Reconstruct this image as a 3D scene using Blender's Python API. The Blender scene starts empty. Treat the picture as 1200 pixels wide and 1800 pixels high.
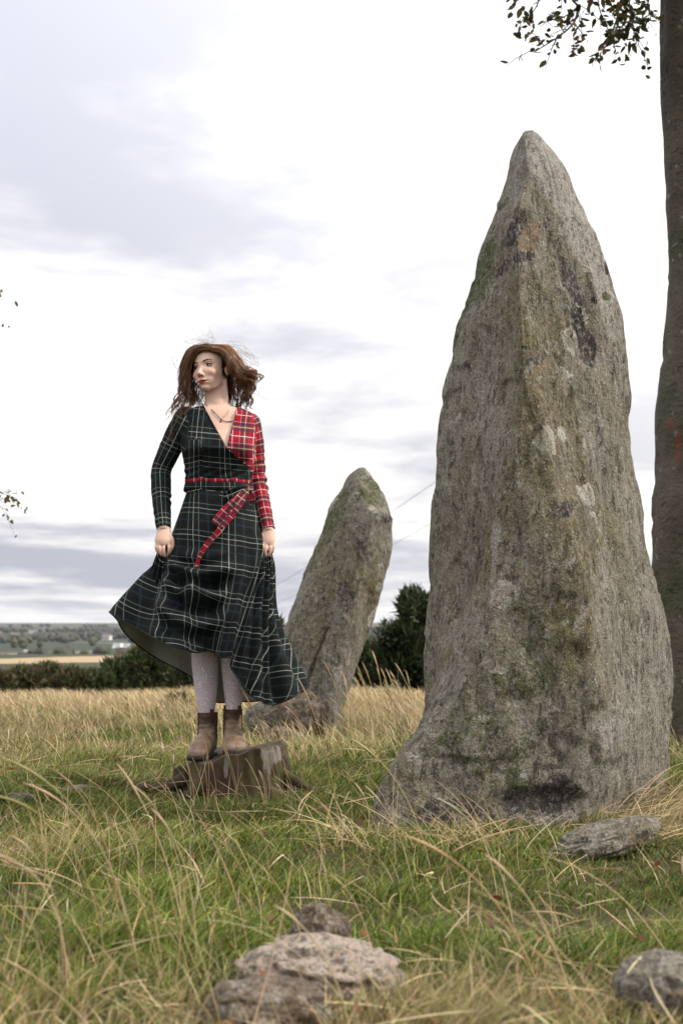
import bpy, bmesh, math, random
import numpy as np
from mathutils import Vector, Matrix
from mathutils.bvhtree import BVHTree

# ------------------------------------------------------------------ scene, camera, sky, sun, exposure
SC = bpy.context.scene
COL = SC.collection
F_PX, HOR, CAMZ = 2500.0, 1120.0, 0.63          # focal length and horizon in 1200x1800 picture units, lens height
PITCH = math.atan((HOR - 900.0) / F_PX)

cam_d = bpy.data.cameras.new('camera')
cam = bpy.data.objects.new('camera', cam_d); COL.objects.link(cam)
cam.location = (0, 0, CAMZ); cam.rotation_euler = (math.pi / 2 + PITCH, 0, 0)
cam_d.sensor_fit = 'VERTICAL'; cam_d.sensor_height = 24.0; cam_d.sensor_width = 16.0
cam_d.lens = 24.0 * F_PX / 1800.0
cam_d.clip_start = 0.05; cam_d.clip_end = 30000
cam_d.dof.use_dof = True; cam_d.dof.focus_distance = 5.35; cam_d.dof.aperture_fstop = 3.4
SC.camera = cam

SUN_AZ, SUN_EL = math.radians(102), math.radians(38)      # azimuth measured from the view direction (+Y) towards +X
SUN_DIR = Vector((math.sin(SUN_AZ) * math.cos(SUN_EL), math.cos(SUN_AZ) * math.cos(SUN_EL), math.sin(SUN_EL)))
sun_d = bpy.data.lights.new('sun', 'SUN'); sun = bpy.data.objects.new('sun', sun_d); COL.objects.link(sun)
sun_d.energy = 3.0; sun_d.angle = math.radians(9); sun_d.color = (1.0, 0.93, 0.82)
sun.rotation_euler = (-SUN_DIR).to_track_quat('-Z', 'Y').to_euler()
sun.location = (30, 0, 40)

SC.view_settings.view_transform = 'Standard'; SC.view_settings.look = 'None'
SC.view_settings.exposure = 0.28; SC.view_settings.gamma = 1.0; SC.view_settings.use_curve_mapping = False
SC.cycles.max_bounces = 6; SC.cycles.diffuse_bounces = 3; SC.cycles.transparent_max_bounces = 8
SC.cycles.volume_bounces = 0; SC.cycles.use_denoising = True

class G:
    """small helper around a node tree"""
    def __init__(s, nt): s.nt = nt
    def n(s, t, **kw):
        x = s.nt.nodes.new(t)
        for k, v in kw.items(): setattr(x, k, v)
        return x
    def put(s, sock, v):
        if v is None: return
        if hasattr(v, 'links'): s.nt.links.new(v, sock)
        else:
            if sock.type == 'RGBA' and hasattr(v, '__len__') and len(v) == 3: v = (*v, 1)
            sock.default_value = v
    def math(s, op, a, b=None, c=None, clamp=False):
        x = s.n('ShaderNodeMath', operation=op, use_clamp=clamp)
        for i, v in enumerate((a, b, c)):
            if v is not None: s.put(x.inputs[i], v)
        return x.outputs[0]
    def vmath(s, op, a, b=None):
        x = s.n('ShaderNodeVectorMath', operation=op); s.put(x.inputs[0], a)
        if b is not None: s.put(x.inputs[1], b)
        return x.outputs['Value'] if op in ('DOT_PRODUCT', 'LENGTH', 'DISTANCE') else x.outputs[0]
    def noise(s, vec, scale, detail=3, rough=.55, dist=0.0, col=False):
        x = s.n('ShaderNodeTexNoise'); s.put(x.inputs['Vector'], vec)
        x.inputs['Scale'].default_value = scale; x.inputs['Detail'].default_value = detail
        x.inputs['Roughness'].default_value = rough; x.inputs['Distortion'].default_value = dist
        return x.outputs['Color' if col else 'Fac']
    def voro(s, vec, scale, feature='F1', out='Distance', rnd=1.0):
        x = s.n('ShaderNodeTexVoronoi', feature=feature); s.put(x.inputs['Vector'], vec)
        x.inputs['Scale'].default_value = scale; x.inputs['Randomness'].default_value = rnd
        return x.outputs[out]
    def ramp(s, fac, stops, interp='LINEAR'):
        x = s.n('ShaderNodeValToRGB'); cr = x.color_ramp; cr.interpolation = interp
        while len(cr.elements) > 1: cr.elements.remove(cr.elements[-1])
        for i, (p, c) in enumerate(stops):
            e = cr.elements[0] if i == 0 else cr.elements.new(p)
            e.position = p
            if not hasattr(c, '__len__'): c = (c, c, c)
            e.color = (*c[:3], 1)
        s.put(x.inputs[0], fac); return x.outputs[0]
    def step(s, v, a, b):
        x = s.n('ShaderNodeMapRange', interpolation_type='SMOOTHSTEP'); s.put(x.inputs[0], v)
        x.inputs[1].default_value = a; x.inputs[2].default_value = b
        return x.outputs[0]
    def mix(s, a, b, f, mode='MIX'):
        x = s.n('ShaderNodeMix', data_type='RGBA', blend_type=mode); x.clamp_factor = True
        s.put(x.inputs[0], f); s.put(x.inputs[6], a); s.put(x.inputs[7], b)
        return x.outputs[2]
    def attr(s, name, out='Fac'):
        x = s.n('ShaderNodeAttribute'); x.attribute_name = name; return x.outputs[out]
    def obj(s): return s.n('ShaderNodeTexCoord').outputs['Object']
    def scale(s, vec, v): return s.vmath('MULTIPLY', vec, v)
    def xyz(s, vec):
        x = s.n('ShaderNodeSeparateXYZ'); s.put(x.inputs[0], vec); return x.outputs
    def comb(s, x, y, z):
        c = s.n('ShaderNodeCombineXYZ'); s.put(c.inputs[0], x); s.put(c.inputs[1], y); s.put(c.inputs[2], z); return c.outputs[0]
    def bump(s, h, strength=.5, dist=.01, normal=None):
        x = s.n('ShaderNodeBump'); x.inputs['Strength'].default_value = strength; x.inputs['Distance'].default_value = dist
        s.put(x.inputs['Height'], h)
        if normal is not None: s.put(x.inputs['Normal'], normal)
        return x.outputs[0]

def new_mat(name):
    m = bpy.data.materials.new(name); m.use_nodes = True
    g = G(m.node_tree); b = m.node_tree.nodes['Principled BSDF']
    b.inputs['Roughness'].default_value = .8; b.inputs['Specular IOR Level'].default_value = .25
    return m, g, b
def plain_mat(name, c, rough=.7, spec=.3, scale=40, var=.25, bump=.2):
    m, g, b = new_mat(name)
    n = g.noise(g.obj(), scale, 4)
    g.put(b.inputs['Base Color'], g.mix([x * (1 - var) for x in c], [min(1, x * (1 + var)) for x in c], n))
    b.inputs['Roughness'].default_value = rough; b.inputs['Specular IOR Level'].default_value = spec
    if bump: g.put(b.inputs['Normal'], g.bump(n, bump, .004))
    return m

# world: a physical sky behind a broken layer of bright cloud
wd = bpy.data.worlds.new('World'); SC.world = wd; wd.use_nodes = True
g = G(wd.node_tree); wd.node_tree.nodes.clear()
sky = g.n('ShaderNodeTexSky', sky_type='NISHITA'); sky.sun_disc = False
sky.sun_elevation = SUN_EL; sky.sun_rotation = SUN_AZ
dirv = g.n('ShaderNodeTexCoord').outputs['Generated']
dx, dy, dz = g.xyz(dirv)
zc = g.math('ADD', g.math('ABSOLUTE', dz), .11)
pl = g.comb(g.math('DIVIDE', dx, zc), g.math('DIVIDE', dy, zc), 0.0)
warp = g.noise(g.vmath('ADD', pl, (7.3, 1.9, .4)), .55, 2, .5, col=True)
pw = g.vmath('ADD', pl, g.scale(warp, (.9, .9, 0)))
big = g.noise(g.vmath('ADD', pw, (3.1, -2.25, 5.0)), .50, 6, .58)
fine = g.noise(g.vmath('ADD', pw, (11.0, 4.0, 2.0)), 1.3, 6, .6)
dens = g.math('ADD', g.math('MULTIPLY', big, .62), g.math('MULTIPLY', fine, .38))
thick = g.step(dens, .40, .57)                                                  # thick grey bases
glow = g.vmath('DOT_PRODUCT', dirv, tuple(Vector((.62, .60, .50)).normalized())) # a bright thin bank of cloud
glow = g.math('POWER', g.math('MAXIMUM', glow, 0.0), 7.0)
thick = g.math('MULTIPLY', thick, g.math('SUBTRACT', 1.0, g.math('MULTIPLY', glow, .9), clamp=True))
cl = g.mix((1.22, 1.19, 1.15), (.55, .565, .65), thick)
cl = g.mix(cl, (1.55, 1.53, 1.48), glow)
gap = g.step(dens, .40, .33)                                                    # thin gaps: blue sky through veil
cl = g.mix(cl, g.mix((.80, .88, 1.0), sky.outputs[0], .06), g.math('MULTIPLY', gap, .4))
cl = g.scale(cl, g.comb(*[g.math('ADD', 1.0, g.math('MULTIPLY', g.math('MAXIMUM', dz, 0.0), 1.5))] * 3))      # an overcast sky brightens towards the zenith
bg = g.n('ShaderNodeBackground'); bg.inputs['Strength'].default_value = 0.72
g.put(bg.inputs['Color'], cl)
wo = g.n('ShaderNodeOutputWorld'); wd.node_tree.links.new(bg.outputs[0], wo.inputs[0])

# ------------------------------------------------------------------ helpers
rng = np.random.default_rng(7)
CP, SP = math.cos(PITCH), math.sin(PITCH)
def W(px, py, Y):
    """world point seen at picture position (px, py) standing at distance Y"""
    u = (px - 600.0) / F_PX; v = (900.0 - py) / F_PX
    t = Y / (CP - v * SP)
    return np.array([u * t, Y, CAMZ + t * (SP + v * CP)])
def to_px(P):
    P = np.atleast_2d(P); x, y, z = P[:, 0], P[:, 1], P[:, 2] - CAMZ
    f = y * CP + z * SP; v = -y * SP + z * CP
    return 600 + F_PX * x / f, 900 - F_PX * v / f

def _hash(ix, iy, iz, seed):
    h = (ix.astype(np.int64) * 374761393 + iy.astype(np.int64) * 668265263 + iz.astype(np.int64) * 2147483647 + seed * 974711) & 0xFFFFFFFF
    h = ((h ^ (h >> 13)) * 1274126177) & 0xFFFFFFFF
    h = ((h ^ (h >> 16)) * 2246822519) & 0xFFFFFFFF
    return ((h ^ (h >> 15)) & 0xFFFFFF) / float(0xFFFFFF)
def vnoise(P, seed=0):
    P = np.asarray(P, float); I = np.floor(P).astype(np.int64); f = P - I
    f = f * f * f * (f * (f * 6 - 15) + 10)
    r = 0
    for a in (0, 1):
        wa = f[:, 0] if a else 1 - f[:, 0]
        for b in (0, 1):
            wb = f[:, 1] if b else 1 - f[:, 1]
            for c in (0, 1):
                wc = f[:, 2] if c else 1 - f[:, 2]
                r = r + wa * wb * wc * _hash(I[:, 0] + a, I[:, 1] + b, I[:, 2] + c, seed)
    return r * 2 - 1
def fbm(P, oct=4, seed=0, gain=.5):
    P = np.asarray(P, float); r = 0; a = 1; t = 0
    for o in range(oct):
        r = r + a * vnoise(P * 2 ** o + 17.3 * o, seed + o); t += a; a *= gain
    return r / t
def sstep(x, a, b):
    t = np.clip((np.asarray(x, float) - a) / (b - a), 0, 1); return t * t * (3 - 2 * t)

def mesh_np(name, V, F, smooth=True):
    """mesh from an (n,3) array and a list of face arrays (each (k,3) or (k,4))"""
    me = bpy.data.meshes.new(name)
    if not isinstance(F, (list, tuple)): F = [F]
    F = [np.asarray(f, np.int32) for f in F if len(f)]
    V = np.asarray(V, np.float32)
    me.vertices.add(len(V)); me.vertices.foreach_set('co', V.ravel())
    nl = sum(f.size for f in F); npoly = sum(len(f) for f in F)
    me.loops.add(nl); me.polygons.add(npoly)
    me.loops.foreach_set('vertex_index', np.concatenate([f.ravel() for f in F]))
    st = []; o = 0
    for f in F:
        st.append(o + np.arange(len(f)) * f.shape[1]); o += f.size
    me.polygons.foreach_set('loop_start', np.concatenate(st).astype(np.int32))
    me.update(calc_edges=True)
    me.polygons.foreach_set('use_smooth', np.full(npoly, smooth))
    me.validate()
    return me
def link(name, me, mat=None, parent=None, origin=None):
    o = bpy.data.objects.new(name, me); COL.objects.link(o)
    if me is not None and mat is not None:
        me.materials.clear()
        for m in (mat if isinstance(mat, (list, tuple)) else [mat]): me.materials.append(m)
    if origin is not None:
        o.location = origin
        if me is not None: me.transform(Matrix.Translation(-Vector(origin)))
    if parent is not None:
        o.parent = parent; o.matrix_parent_inverse = Matrix.Translation(-parent.location) if parent.parent is None else (Matrix.Translation(-parent.location))
    return o
def tag(o, label=None, cat=None, group=None, kind=None):
    if label: o['label'] = label
    if cat: o['category'] = cat
    if group: o['group'] = group
    if kind: o['kind'] = kind
    return o
def empty(name, loc, label, cat, group=None):
    o = bpy.data.objects.new(name, None); COL.objects.link(o); o.location = loc; o.empty_display_size = .1
    return tag(o, label, cat, group)
def add_attr(me, name, data, typ='FLOAT'):
    a = me.attributes.new(name, typ, 'POINT'); data = np.asarray(data, np.float32)
    if typ == 'FLOAT': a.data.foreach_set('value', data.ravel())
    elif typ == 'FLOAT_COLOR':
        if data.shape[1] == 3: data = np.c_[data, np.ones(len(data))].astype(np.float32)
        a.data.foreach_set('color', data.ravel())
    else: a.data.foreach_set('vector', data.ravel())
def coords(me):
    V = np.empty(len(me.vertices) * 3, np.float32); me.vertices.foreach_get('co', V); return V.reshape(-1, 3).astype(float)
def normals(me):
    V = np.empty(len(me.vertices) * 3, np.float32); me.vertices.foreach_get('normal', V); return V.reshape(-1, 3).astype(float)
def set_coords(me, V):
    me.vertices.foreach_set('co', np.asarray(V, np.float32).ravel()); me.update()

def grid_faces(nr, nc, wrap=True):
    i = np.arange(nr - 1)[:, None]; j = np.arange(nc if wrap else nc - 1)[None, :]
    a = i * nc + j; b = i * nc + (j + 1) % nc
    return np.stack([a, b, b + nc, a + nc], -1).reshape(-1, 4)
class MB:
    """collects closed shapes into one mesh"""
    def __init__(s): s.V = []; s.Q = []; s.T = []; s.n = 0
    def add(s, V, Q=None, T=None):
        V = np.asarray(V, float); s.V.append(V)
        if Q is not None and len(Q): s.Q.append(np.asarray(Q) + s.n)
        if T is not None and len(T): s.T.append(np.asarray(T) + s.n)
        s.n += len(V)
    def loft(s, rings, cap=True):
        R = np.asarray(rings, float); nr, nc, _ = R.shape
        V = R.reshape(-1, 3); T = []
        if cap:
            V = np.vstack([V, R[0].mean(0), R[-1].mean(0)]); j = np.arange(nc); k = (j + 1) % nc
            T = np.vstack([np.c_[k, j, np.full(nc, nr * nc)], np.c_[(nr - 1) * nc + j, (nr - 1) * nc + k, np.full(nc, nr * nc + 1)]])
        s.add(V, grid_faces(nr, nc), T)
    def tube(s, pts, rad, seg=12, cap=True, flat=None, up=None):
        pts = np.asarray(pts, float); n = len(pts); rad = np.broadcast_to(np.asarray(rad, float), (n,))
        tg = np.gradient(pts, axis=0); tg /= np.linalg.norm(tg, axis=1)[:, None] + 1e-12
        u = np.array(up if up is not None else ([1, 0, 0] if abs(tg[0][0]) < .8 else [0, 1, 0]), float)
        rings = []; a = np.arange(seg) / seg * 2 * math.pi
        for i in range(n):
            q = tg[i]; u = u - q * (u @ q); u /= math.sqrt(u @ u) + 1e-12; w = np.array([q[1] * u[2] - q[2] * u[1], q[2] * u[0] - q[0] * u[2], q[0] * u[1] - q[1] * u[0]])
            fl = 1.0 if flat is None else flat
            rings.append(pts[i] + rad[i] * (np.cos(a)[:, None] * u + fl * np.sin(a)[:, None] * w))
        s.loft(rings, cap)
    def ball(s, c, r, seg=20, rings=14, M=None):
        th = np.linspace(0.02, math.pi - 0.02, rings); a = np.arange(seg) / seg * 2 * math.pi
        P = np.stack([np.sin(th)[:, None] * np.cos(a), np.sin(th)[:, None] * np.sin(a), np.cos(th)[:, None] * np.ones(seg)], -1) * np.asarray(r, float)
        P = P[::-1]
        if M is not None: P = P @ np.asarray(M).T
        s.loft(P + np.asarray(c, float))
    def box(s, c, h, M=None):
        P = np.array([[x, y, z] for z in (-1, 1) for y in (-1, 1) for x in (-1, 1)], float) * np.asarray(h, float)
        if M is not None: P = P @ np.asarray(M).T
        s.add(P + np.asarray(c, float), [[0, 2, 3, 1], [4, 5, 7, 6], [0, 1, 5, 4], [2, 6, 7, 3], [0, 4, 6, 2], [1, 3, 7, 5]])
    def mesh(s, name, smooth=True):
        V = np.vstack(s.V); F = []
        if s.Q: F.append(np.vstack(s.Q))
        if s.T: F.append(np.vstack(s.T))
        return mesh_np(name, V, F, smooth)
def remesh(mb, name, voxel, smooth=3, fac=.5):
    me = mb.mesh(name); o = bpy.data.objects.new('tmp', me); COL.objects.link(o)
    r = o.modifiers.new('r', 'REMESH'); r.mode = 'VOXEL'; r.voxel_size = voxel; r.use_smooth_shade = True
    if smooth:
        k = o.modifiers.new('s', 'SMOOTH'); k.factor = fac; k.iterations = smooth
    dg = bpy.context.evaluated_depsgraph_get(); dg.update()
    out = bpy.data.meshes.new_from_object(o.evaluated_get(dg)); out.name = name
    bpy.data.objects.remove(o); bpy.data.meshes.remove(me)
    out.polygons.foreach_set('use_smooth', np.ones(len(out.polygons), bool))
    return out
def spline(pts, n):
    """Catmull-Rom through the points, n samples"""
    P = np.asarray(pts, float); k = len(P)
    E = np.vstack([2 * P[0] - P[1], P, 2 * P[-1] - P[-2]])
    t = np.linspace(0, k - 1 - 1e-6, n); i = t.astype(int); f = (t - i)[:, None]
    a, b, c, d = E[i], E[i + 1], E[i + 2], E[i + 3]
    return .5 * (2 * b + (c - a) * f + (2 * a - 5 * b + 4 * c - d) * f ** 2 + (3 * b - a - 3 * c + d) * f ** 3)
def gsmooth(A, s, axis=0, wrap=False):
    r = int(3 * s) + 1; k = np.exp(-.5 * (np.arange(-r, r + 1) / s) ** 2); k /= k.sum()
    A = np.moveaxis(np.asarray(A, float), axis, 0)
    E = np.pad(A, [(r, r)] + [(0, 0)] * (A.ndim - 1), mode='wrap' if wrap else 'edge')
    out = sum(k[i] * E[i:i + len(A)] for i in range(2 * r + 1))
    return np.moveaxis(out, 0, axis)
# ------------------------------------------------------------------ land
_D = [0, 12, 14, 17, 21, 26, 40, 60, 150, 250, 330, 400, 450, 520, 700, 900, 1500, 2000, 2600, 3300, 4500, 6500, 9000]
_Z = [0, 0, -.04, -.25, -.62, -1.05, -1.9, -3, -5.2, -5.6, -5.2, -4.4, -4.6, -8, -14, -10.6, -6.2, -2, 7, 15, 30, 62, 60]
def zg(x, y):
    x = np.asarray(x, float); y = np.asarray(y, float); d = np.hypot(x, y)
    z = np.interp(d, _D, _Z)
    P = np.stack([x, y, 0 * x], -1).reshape(-1, 3)
    near = .045 * fbm(P * .9, 3, 5).reshape(x.shape) * sstep(d, 60, 20) + .016 * fbm(P * 4.2, 2, 9).reshape(x.shape) * sstep(d, 18, 8)
    far = (fbm(P / 900., 3, 21).reshape(x.shape) * 9) * sstep(d, 1300, 3000)
    z = z + near + far
    z = z + .13 * np.exp(-(((x - 1.45) / .75) ** 2 + ((y - 5.3) / 1.0) ** 2))        # bank to the right of the tall stone
    z = z + .012 * np.exp(-(((x + .55) / .45) ** 2 + ((y - 5.85) / .45) ** 2))       # swell round the stump
    return z
def zg1(x, y): return float(zg(np.array([x]), np.array([y]))[0])

nr, na = 220, 330
rad = np.concatenate([np.linspace(.0, 30, 150)[1:], np.geomspace(31, 9000, nr - 149)])
ang = np.concatenate([np.linspace(-.55, .55, 230, endpoint=False), np.linspace(.55, 2 * math.pi - .55, na - 230, endpoint=False)])
RR, AA = np.meshgrid(rad, ang, indexing='ij'); GX, GY = RR * np.sin(AA), RR * np.cos(AA)
V = np.stack([GX, GY, zg(GX, GY)], -1).reshape(-1, 3)
V = np.vstack([V, [0, 0, zg1(0, 0)]]); j = np.arange(na)
fan = np.c_[(j + 1) % na, j, np.full(na, len(V) - 1)]
m, g, b = new_mat('turf')
pos = g.obj()
n1 = g.noise(pos, 1.3, 5); n2 = g.noise(pos, 30, 4)
near = g.mix(g.mix((.026, .024, .009), (.060, .046, .02), n1), (.12, .085, .04), g.step(n2, .5, .75))
cell = g.voro(g.vmath('ADD', g.scale(pos, (1, .55, 0)), g.scale(g.noise(pos, .006, 2, col=True), (120, 120, 0))), .0042, out='Color')
f1, f2, f3 = g.xyz(cell)
farc = g.ramp(f1, [(0, (.045, .06, .03)), (.3, (.07, .085, .04)), (.5, (.13, .105, .06)), (.68, (.06, .07, .04)), (.82, (.20, .135, .08)), (1, (.08, .06, .04))], 'CONSTANT')
farc = g.mix(farc, (.3, .3, .3), .62, 'MULTIPLY'); farc = g.mix(farc, (.03, .032, .02), g.step(g.noise(pos, .02, 4), .5, .7))
dist = g.vmath('LENGTH', g.scale(pos, (1, 1, 0)))
g.put(b.inputs['Base Color'], g.mix(near, farc, g.step(dist, 60, 300)))
g.put(b.inputs['Normal'], g.bump(n2, .6, .02)); b.inputs['Roughness'].default_value = .95
ground = tag(link('ground', mesh_np('ground', V, [grid_faces(nr, na), fan]), m), kind='structure')

def draped(name, outline_fn, nu, nv, lift, mat):
    """sheet laid on the land: outline_fn(u,v) -> x,y"""
    u, v = np.meshgrid(np.linspace(0, 1, nu), np.linspace(0, 1, nv), indexing='ij')
    x, y = outline_fn(u, v)
    V = np.stack([x, y, zg(x, y) + lift], -1).reshape(-1, 3)
    i = np.arange(nu - 1)[:, None]; j = np.arange(nv - 1)[None, :]; a = i * nv + j
    F = np.stack([a, a + nv, a + nv + 1, a + 1], -1).reshape(-1, 4)
    return link(name, mesh_np(name, V, F), mat)
# stubble field on the shelf below the hill
fm, g, b = new_mat('stubble')
p = g.obj(); st = g.noise(g.scale(p, (.3, .02, 0)), 1.0, 4)
g.put(b.inputs['Base Color'], g.mix((.27, .195, .105), (.36, .27, .15), st))
tag(draped('field', lambda u, v: ((-.36 + .21 * u) * (300 + 62 * v * (.35 + .65 * u) + 22 * u), 300 + 62 * v * (.35 + .65 * u) + 22 * u + 5 * np.sin(u * 9)), 30, 30, .12, fm), kind='structure')
# road winding up the far slope
rm, g, b = new_mat('asphalt')
g.put(b.inputs['Base Color'], g.mix((.15, .15, .16), (.21, .21, .22), g.noise(g.obj(), .05, 3)))
def road_xy(u, v):
    q = spline([(-260, 840), (-200, 905), (-168, 1000), (-178, 1150), (-205, 1330), (-232, 1480), (-300, 1560)], 60)
    c = np.stack([np.interp(u, np.linspace(0, 1, 60), q[:, k]) for k in (0, 1)], -1)
    return c[..., 0] + (v - .5) * 15, c[..., 1] + (v - .5) * 6
road = tag(draped('road', road_xy, 60, 6, .5, rm), kind='structure')
lm = plain_mat('road_paint', (.75, .75, .72), bump=0)
def strip(off, w): return lambda u, v: (road_xy(u, 0 * u + .5)[0] + off + (v - .5) * w, road_xy(u, 0 * u + .5)[1])
for off in (-6.6, 0, 6.6):
    o = draped('road_marking', strip(off, .5 if off else 1.6), 60, 2, .62, lm); o.parent = road

# ------------------------------------------------------------------ stones
def stone_material(name, base=(.215, .195, .160), ochre=(.150, .124, .068), seed=0.0, pink=None, spot=1.0):
    m, g, b = new_mat(name)
    p = g.vmath('ADD', g.obj(), (seed, seed * .7, seed * .3))
    streak = g.scale(p, (1, 1, .28))
    big = g.noise(g.scale(p, (1, 1, .6)), 2.6, 4, .6, .6)
    mid = g.noise(streak, 11, 5, .65, .4)
    c = g.mix(base, ochre, g.step(g.math('ADD', big, g.math('MULTIPLY', g.attr('ochre'), .10)), .42, .74))
    c = g.mix(c, [x * .45 for x in base], g.math('MULTIPLY', g.step(mid, .52, .72), .75))
    c = g.mix(c, (.29, .27, .245), g.math('MULTIPLY', g.step(g.noise(streak, 19, 5, .75, .3), .51, .66), .7))
    c = g.mix(c, (.035, .032, .026), g.math('MULTIPLY', g.step(g.noise(streak, 34, 5, .75, .5), .52, .64), .7))
    green = g.noise(p, 5.2, 4, .6)
    c = g.mix(c, (.085, .085, .028), g.math('MULTIPLY', g.step(green, .54, .72), .6))
    # pale crusty lichen discs
    vd = g.voro(g.vmath('ADD', p, g.scale(g.noise(p, 14, 3, col=True), (.09, .09, .09))), 5.5)
    disc = g.math('MULTIPLY', g.step(vd, .30, .24), g.step(g.noise(p, 3.1, 2), .50, .60))
    rim = g.math('MULTIPLY', disc, g.step(vd, .12, .26))
    c = g.mix(c, (.30, .285, .25), g.math('MULTIPLY', disc, .55 * spot))
    c = g.mix(c, (.46, .44, .39), g.math('MULTIPLY', rim, .6 * spot))
    # located pale and tan patches, scars with painted undercut shade, moss
    wob = g.math('ADD', g.math('MULTIPLY', g.math('SUBTRACT', g.noise(p, 42, 5, .75), .5), 1.7), g.math('MULTIPLY', g.math('SUBTRACT', g.noise(p, 11, 3, .6), .5), 1.3))
    def where(a, lo=.42, hi=.58): return g.step(g.math('ADD', g.math('MULTIPLY', g.attr(a), .78), wob), lo, hi)
    c = g.mix(c, (.33, .31, .285), g.math('MULTIPLY', where('pale', .40, .70), .75))
    c = g.mix(c, (.22, .155, .095), g.math('MULTIPLY', where('tan', .40, .65), .75))
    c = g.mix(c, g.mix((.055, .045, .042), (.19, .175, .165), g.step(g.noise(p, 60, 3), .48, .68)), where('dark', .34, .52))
    c = g.mix(c, (.012, .010, .009), where('hole', .5, .6))
    c = g.mix(c, g.mix((.05, .056, .024), (.125, .13, .065), g.noise(p, 70, 3)), where('moss', .36, .62))
    c = g.mix(c, (.36, .345, .315), g.math('MULTIPLY', g.step(g.noise(g.scale(p, (1, 1, .7)), 58, 5, .8, .3), .54, .62), .55))
    pit = g.step(g.noise(g.scale(p, (1, 1, .6)), 44, 5, .8, .6), .56, .63); c = g.mix(c, (.03, .027, .021), g.math('MULTIPLY', pit, .6))
    # granite grain
    gr = g.noise(p, 150, 3, .8)
    c = g.mix(c, g.mix((.25, .25, .25), (1.8, 1.77, 1.72), g.step(gr, .36, .64)), .5, 'MULTIPLY')
    cr = g.voro(p, 240, out='Color')
    c = g.mix(c, (.62, .58, .54), g.math('MULTIPLY', g.step(g.xyz(cr)[0], .92, .97), .14))
    if pink: c = g.mix(c, pink, g.math('MULTIPLY', g.step(g.noise(p, 75, 3, .7), .42, .58), .75))
    g.put(b.inputs['Base Color'], c)
    h = g.math('ADD', g.math('MULTIPLY', mid, 1.2), g.math('ADD', g.math('MULTIPLY', gr, .5), g.math('MULTIPLY', g.noise(p, 55, 5, .7), 1.1)))
    h = g.math('SUBTRACT', g.math('ADD', h, g.math('MULTIPLY', disc, .35)), g.math('MULTIPLY', pit, .5))
    g.put(b.inputs['Normal'], g.bump(h, 1.0, .014)); b.inputs['Roughness'].default_value = .93
    return m

def menhir(name, levels, cols, refY, mat, nrow, ncol, lumps, label, masks, round_px=3.2):
    """standing stone: cols is a list of corner tracks [(py, px)...], depth), going round the plan"""
    pys = np.linspace(levels[0], levels[1], nrow)
    zz = np.array([W(600, py, refY)[2] for py in pys])
    pts = []
    for tr, dep in cols:
        tr = np.array(tr, float); px = np.interp(pys, tr[:, 0], tr[:, 1])
        dep = np.array(dep, float); d = np.interp(pys, dep[:, 0], dep[:, 1])
        x = np.array([W(a, b_, c)[0] for a, b_, c in zip(px, pys, d)])
        pts.append(np.stack([x, d, zz], -1))
    pts = gsmooth(np.stack(pts, 1), 1.2, 0)            # rows x corners x 3
    k = pts.shape[1]
    per = np.linalg.norm(np.diff(np.concatenate([pts, pts[:, :1]], 1), axis=1), axis=2).mean(0)
    cnt = np.maximum(4, np.round(per / per.sum() * ncol).astype(int))
    ring = np.concatenate([pts[:, i][:, None] + (pts[:, (i + 1) % k] - pts[:, i])[:, None] * (np.arange(cnt[i]) / cnt[i])[None, :, None] for i in range(k)], 1)
    ring = gsmooth(ring, round_px, 1, True)
    # close the top by shrinking the first rows
    c = ring.mean(1, keepdims=True)
    nr, nc, _ = ring.shape
    # two extra shrinking rings on top
    tops = []
    for f, dzf in ((.05, .012), (.4, .010), (.75, .005)):
        r = c[0] + (ring[0] - c[0]) * f; r = r + [0, 0, dzf]; tops.append(r)
    ring = np.concatenate([np.array(tops), ring], 0)
    nr = len(ring)
    V = ring.reshape(-1, 3)
    Fq = grid_faces(nr, nc); j = np.arange(nc)
    V = np.vstack([V, V[:nc].mean(0)]); T = np.c_[j, (j + 1) % nc, np.full(nc, len(V) - 1)][:, [1, 0, 2]]
    me = mesh_np(name, V, [Fq[:, ::-1], T])
    Nn = normals(me); V = coords(me)
    # make normals outward
    cen = V.mean(0); s = np.sign(np.mean(((V - cen) * Nn)[:, :2].sum(1)))
    if s < 0:
        me.flip_normals(); Nn = -Nn
    V = V + Nn * lumps(V)[:, None]
    set_coords(me, V)
    px, py = to_px(V); front = Nn[:, 1] < .25
    for a in ('ochre', 'pale', 'tan', 'dark', 'hole', 'moss'):
        f = masks.get(a); d = np.zeros(len(V)) if f is None else f(px, py, V) * front
        add_attr(me, a, d)
    base = (float(V[:, 0].mean()), float(V[:, 1].mean()), float(zg1(V[:, 0].mean(), V[:, 1].mean())))
    o = link(name, me, mat, origin=base)
    return tag(o, label, 'standing stone')

def blob(px, py, cx, cy, rx, ry, ang=0, soft=.5):
    c, s = math.cos(math.radians(ang)), math.sin(math.radians(ang)); dx, dy = px - cx, py - cy
    r = np.hypot((dx * c + dy * s) / rx, (-dx * s + dy * c) / ry)
    return np.clip(1.0 - sstep(r, 1 - soft, 1 + soft), 0, 1)
def mx(*a): return np.maximum.reduce(a)

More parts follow.
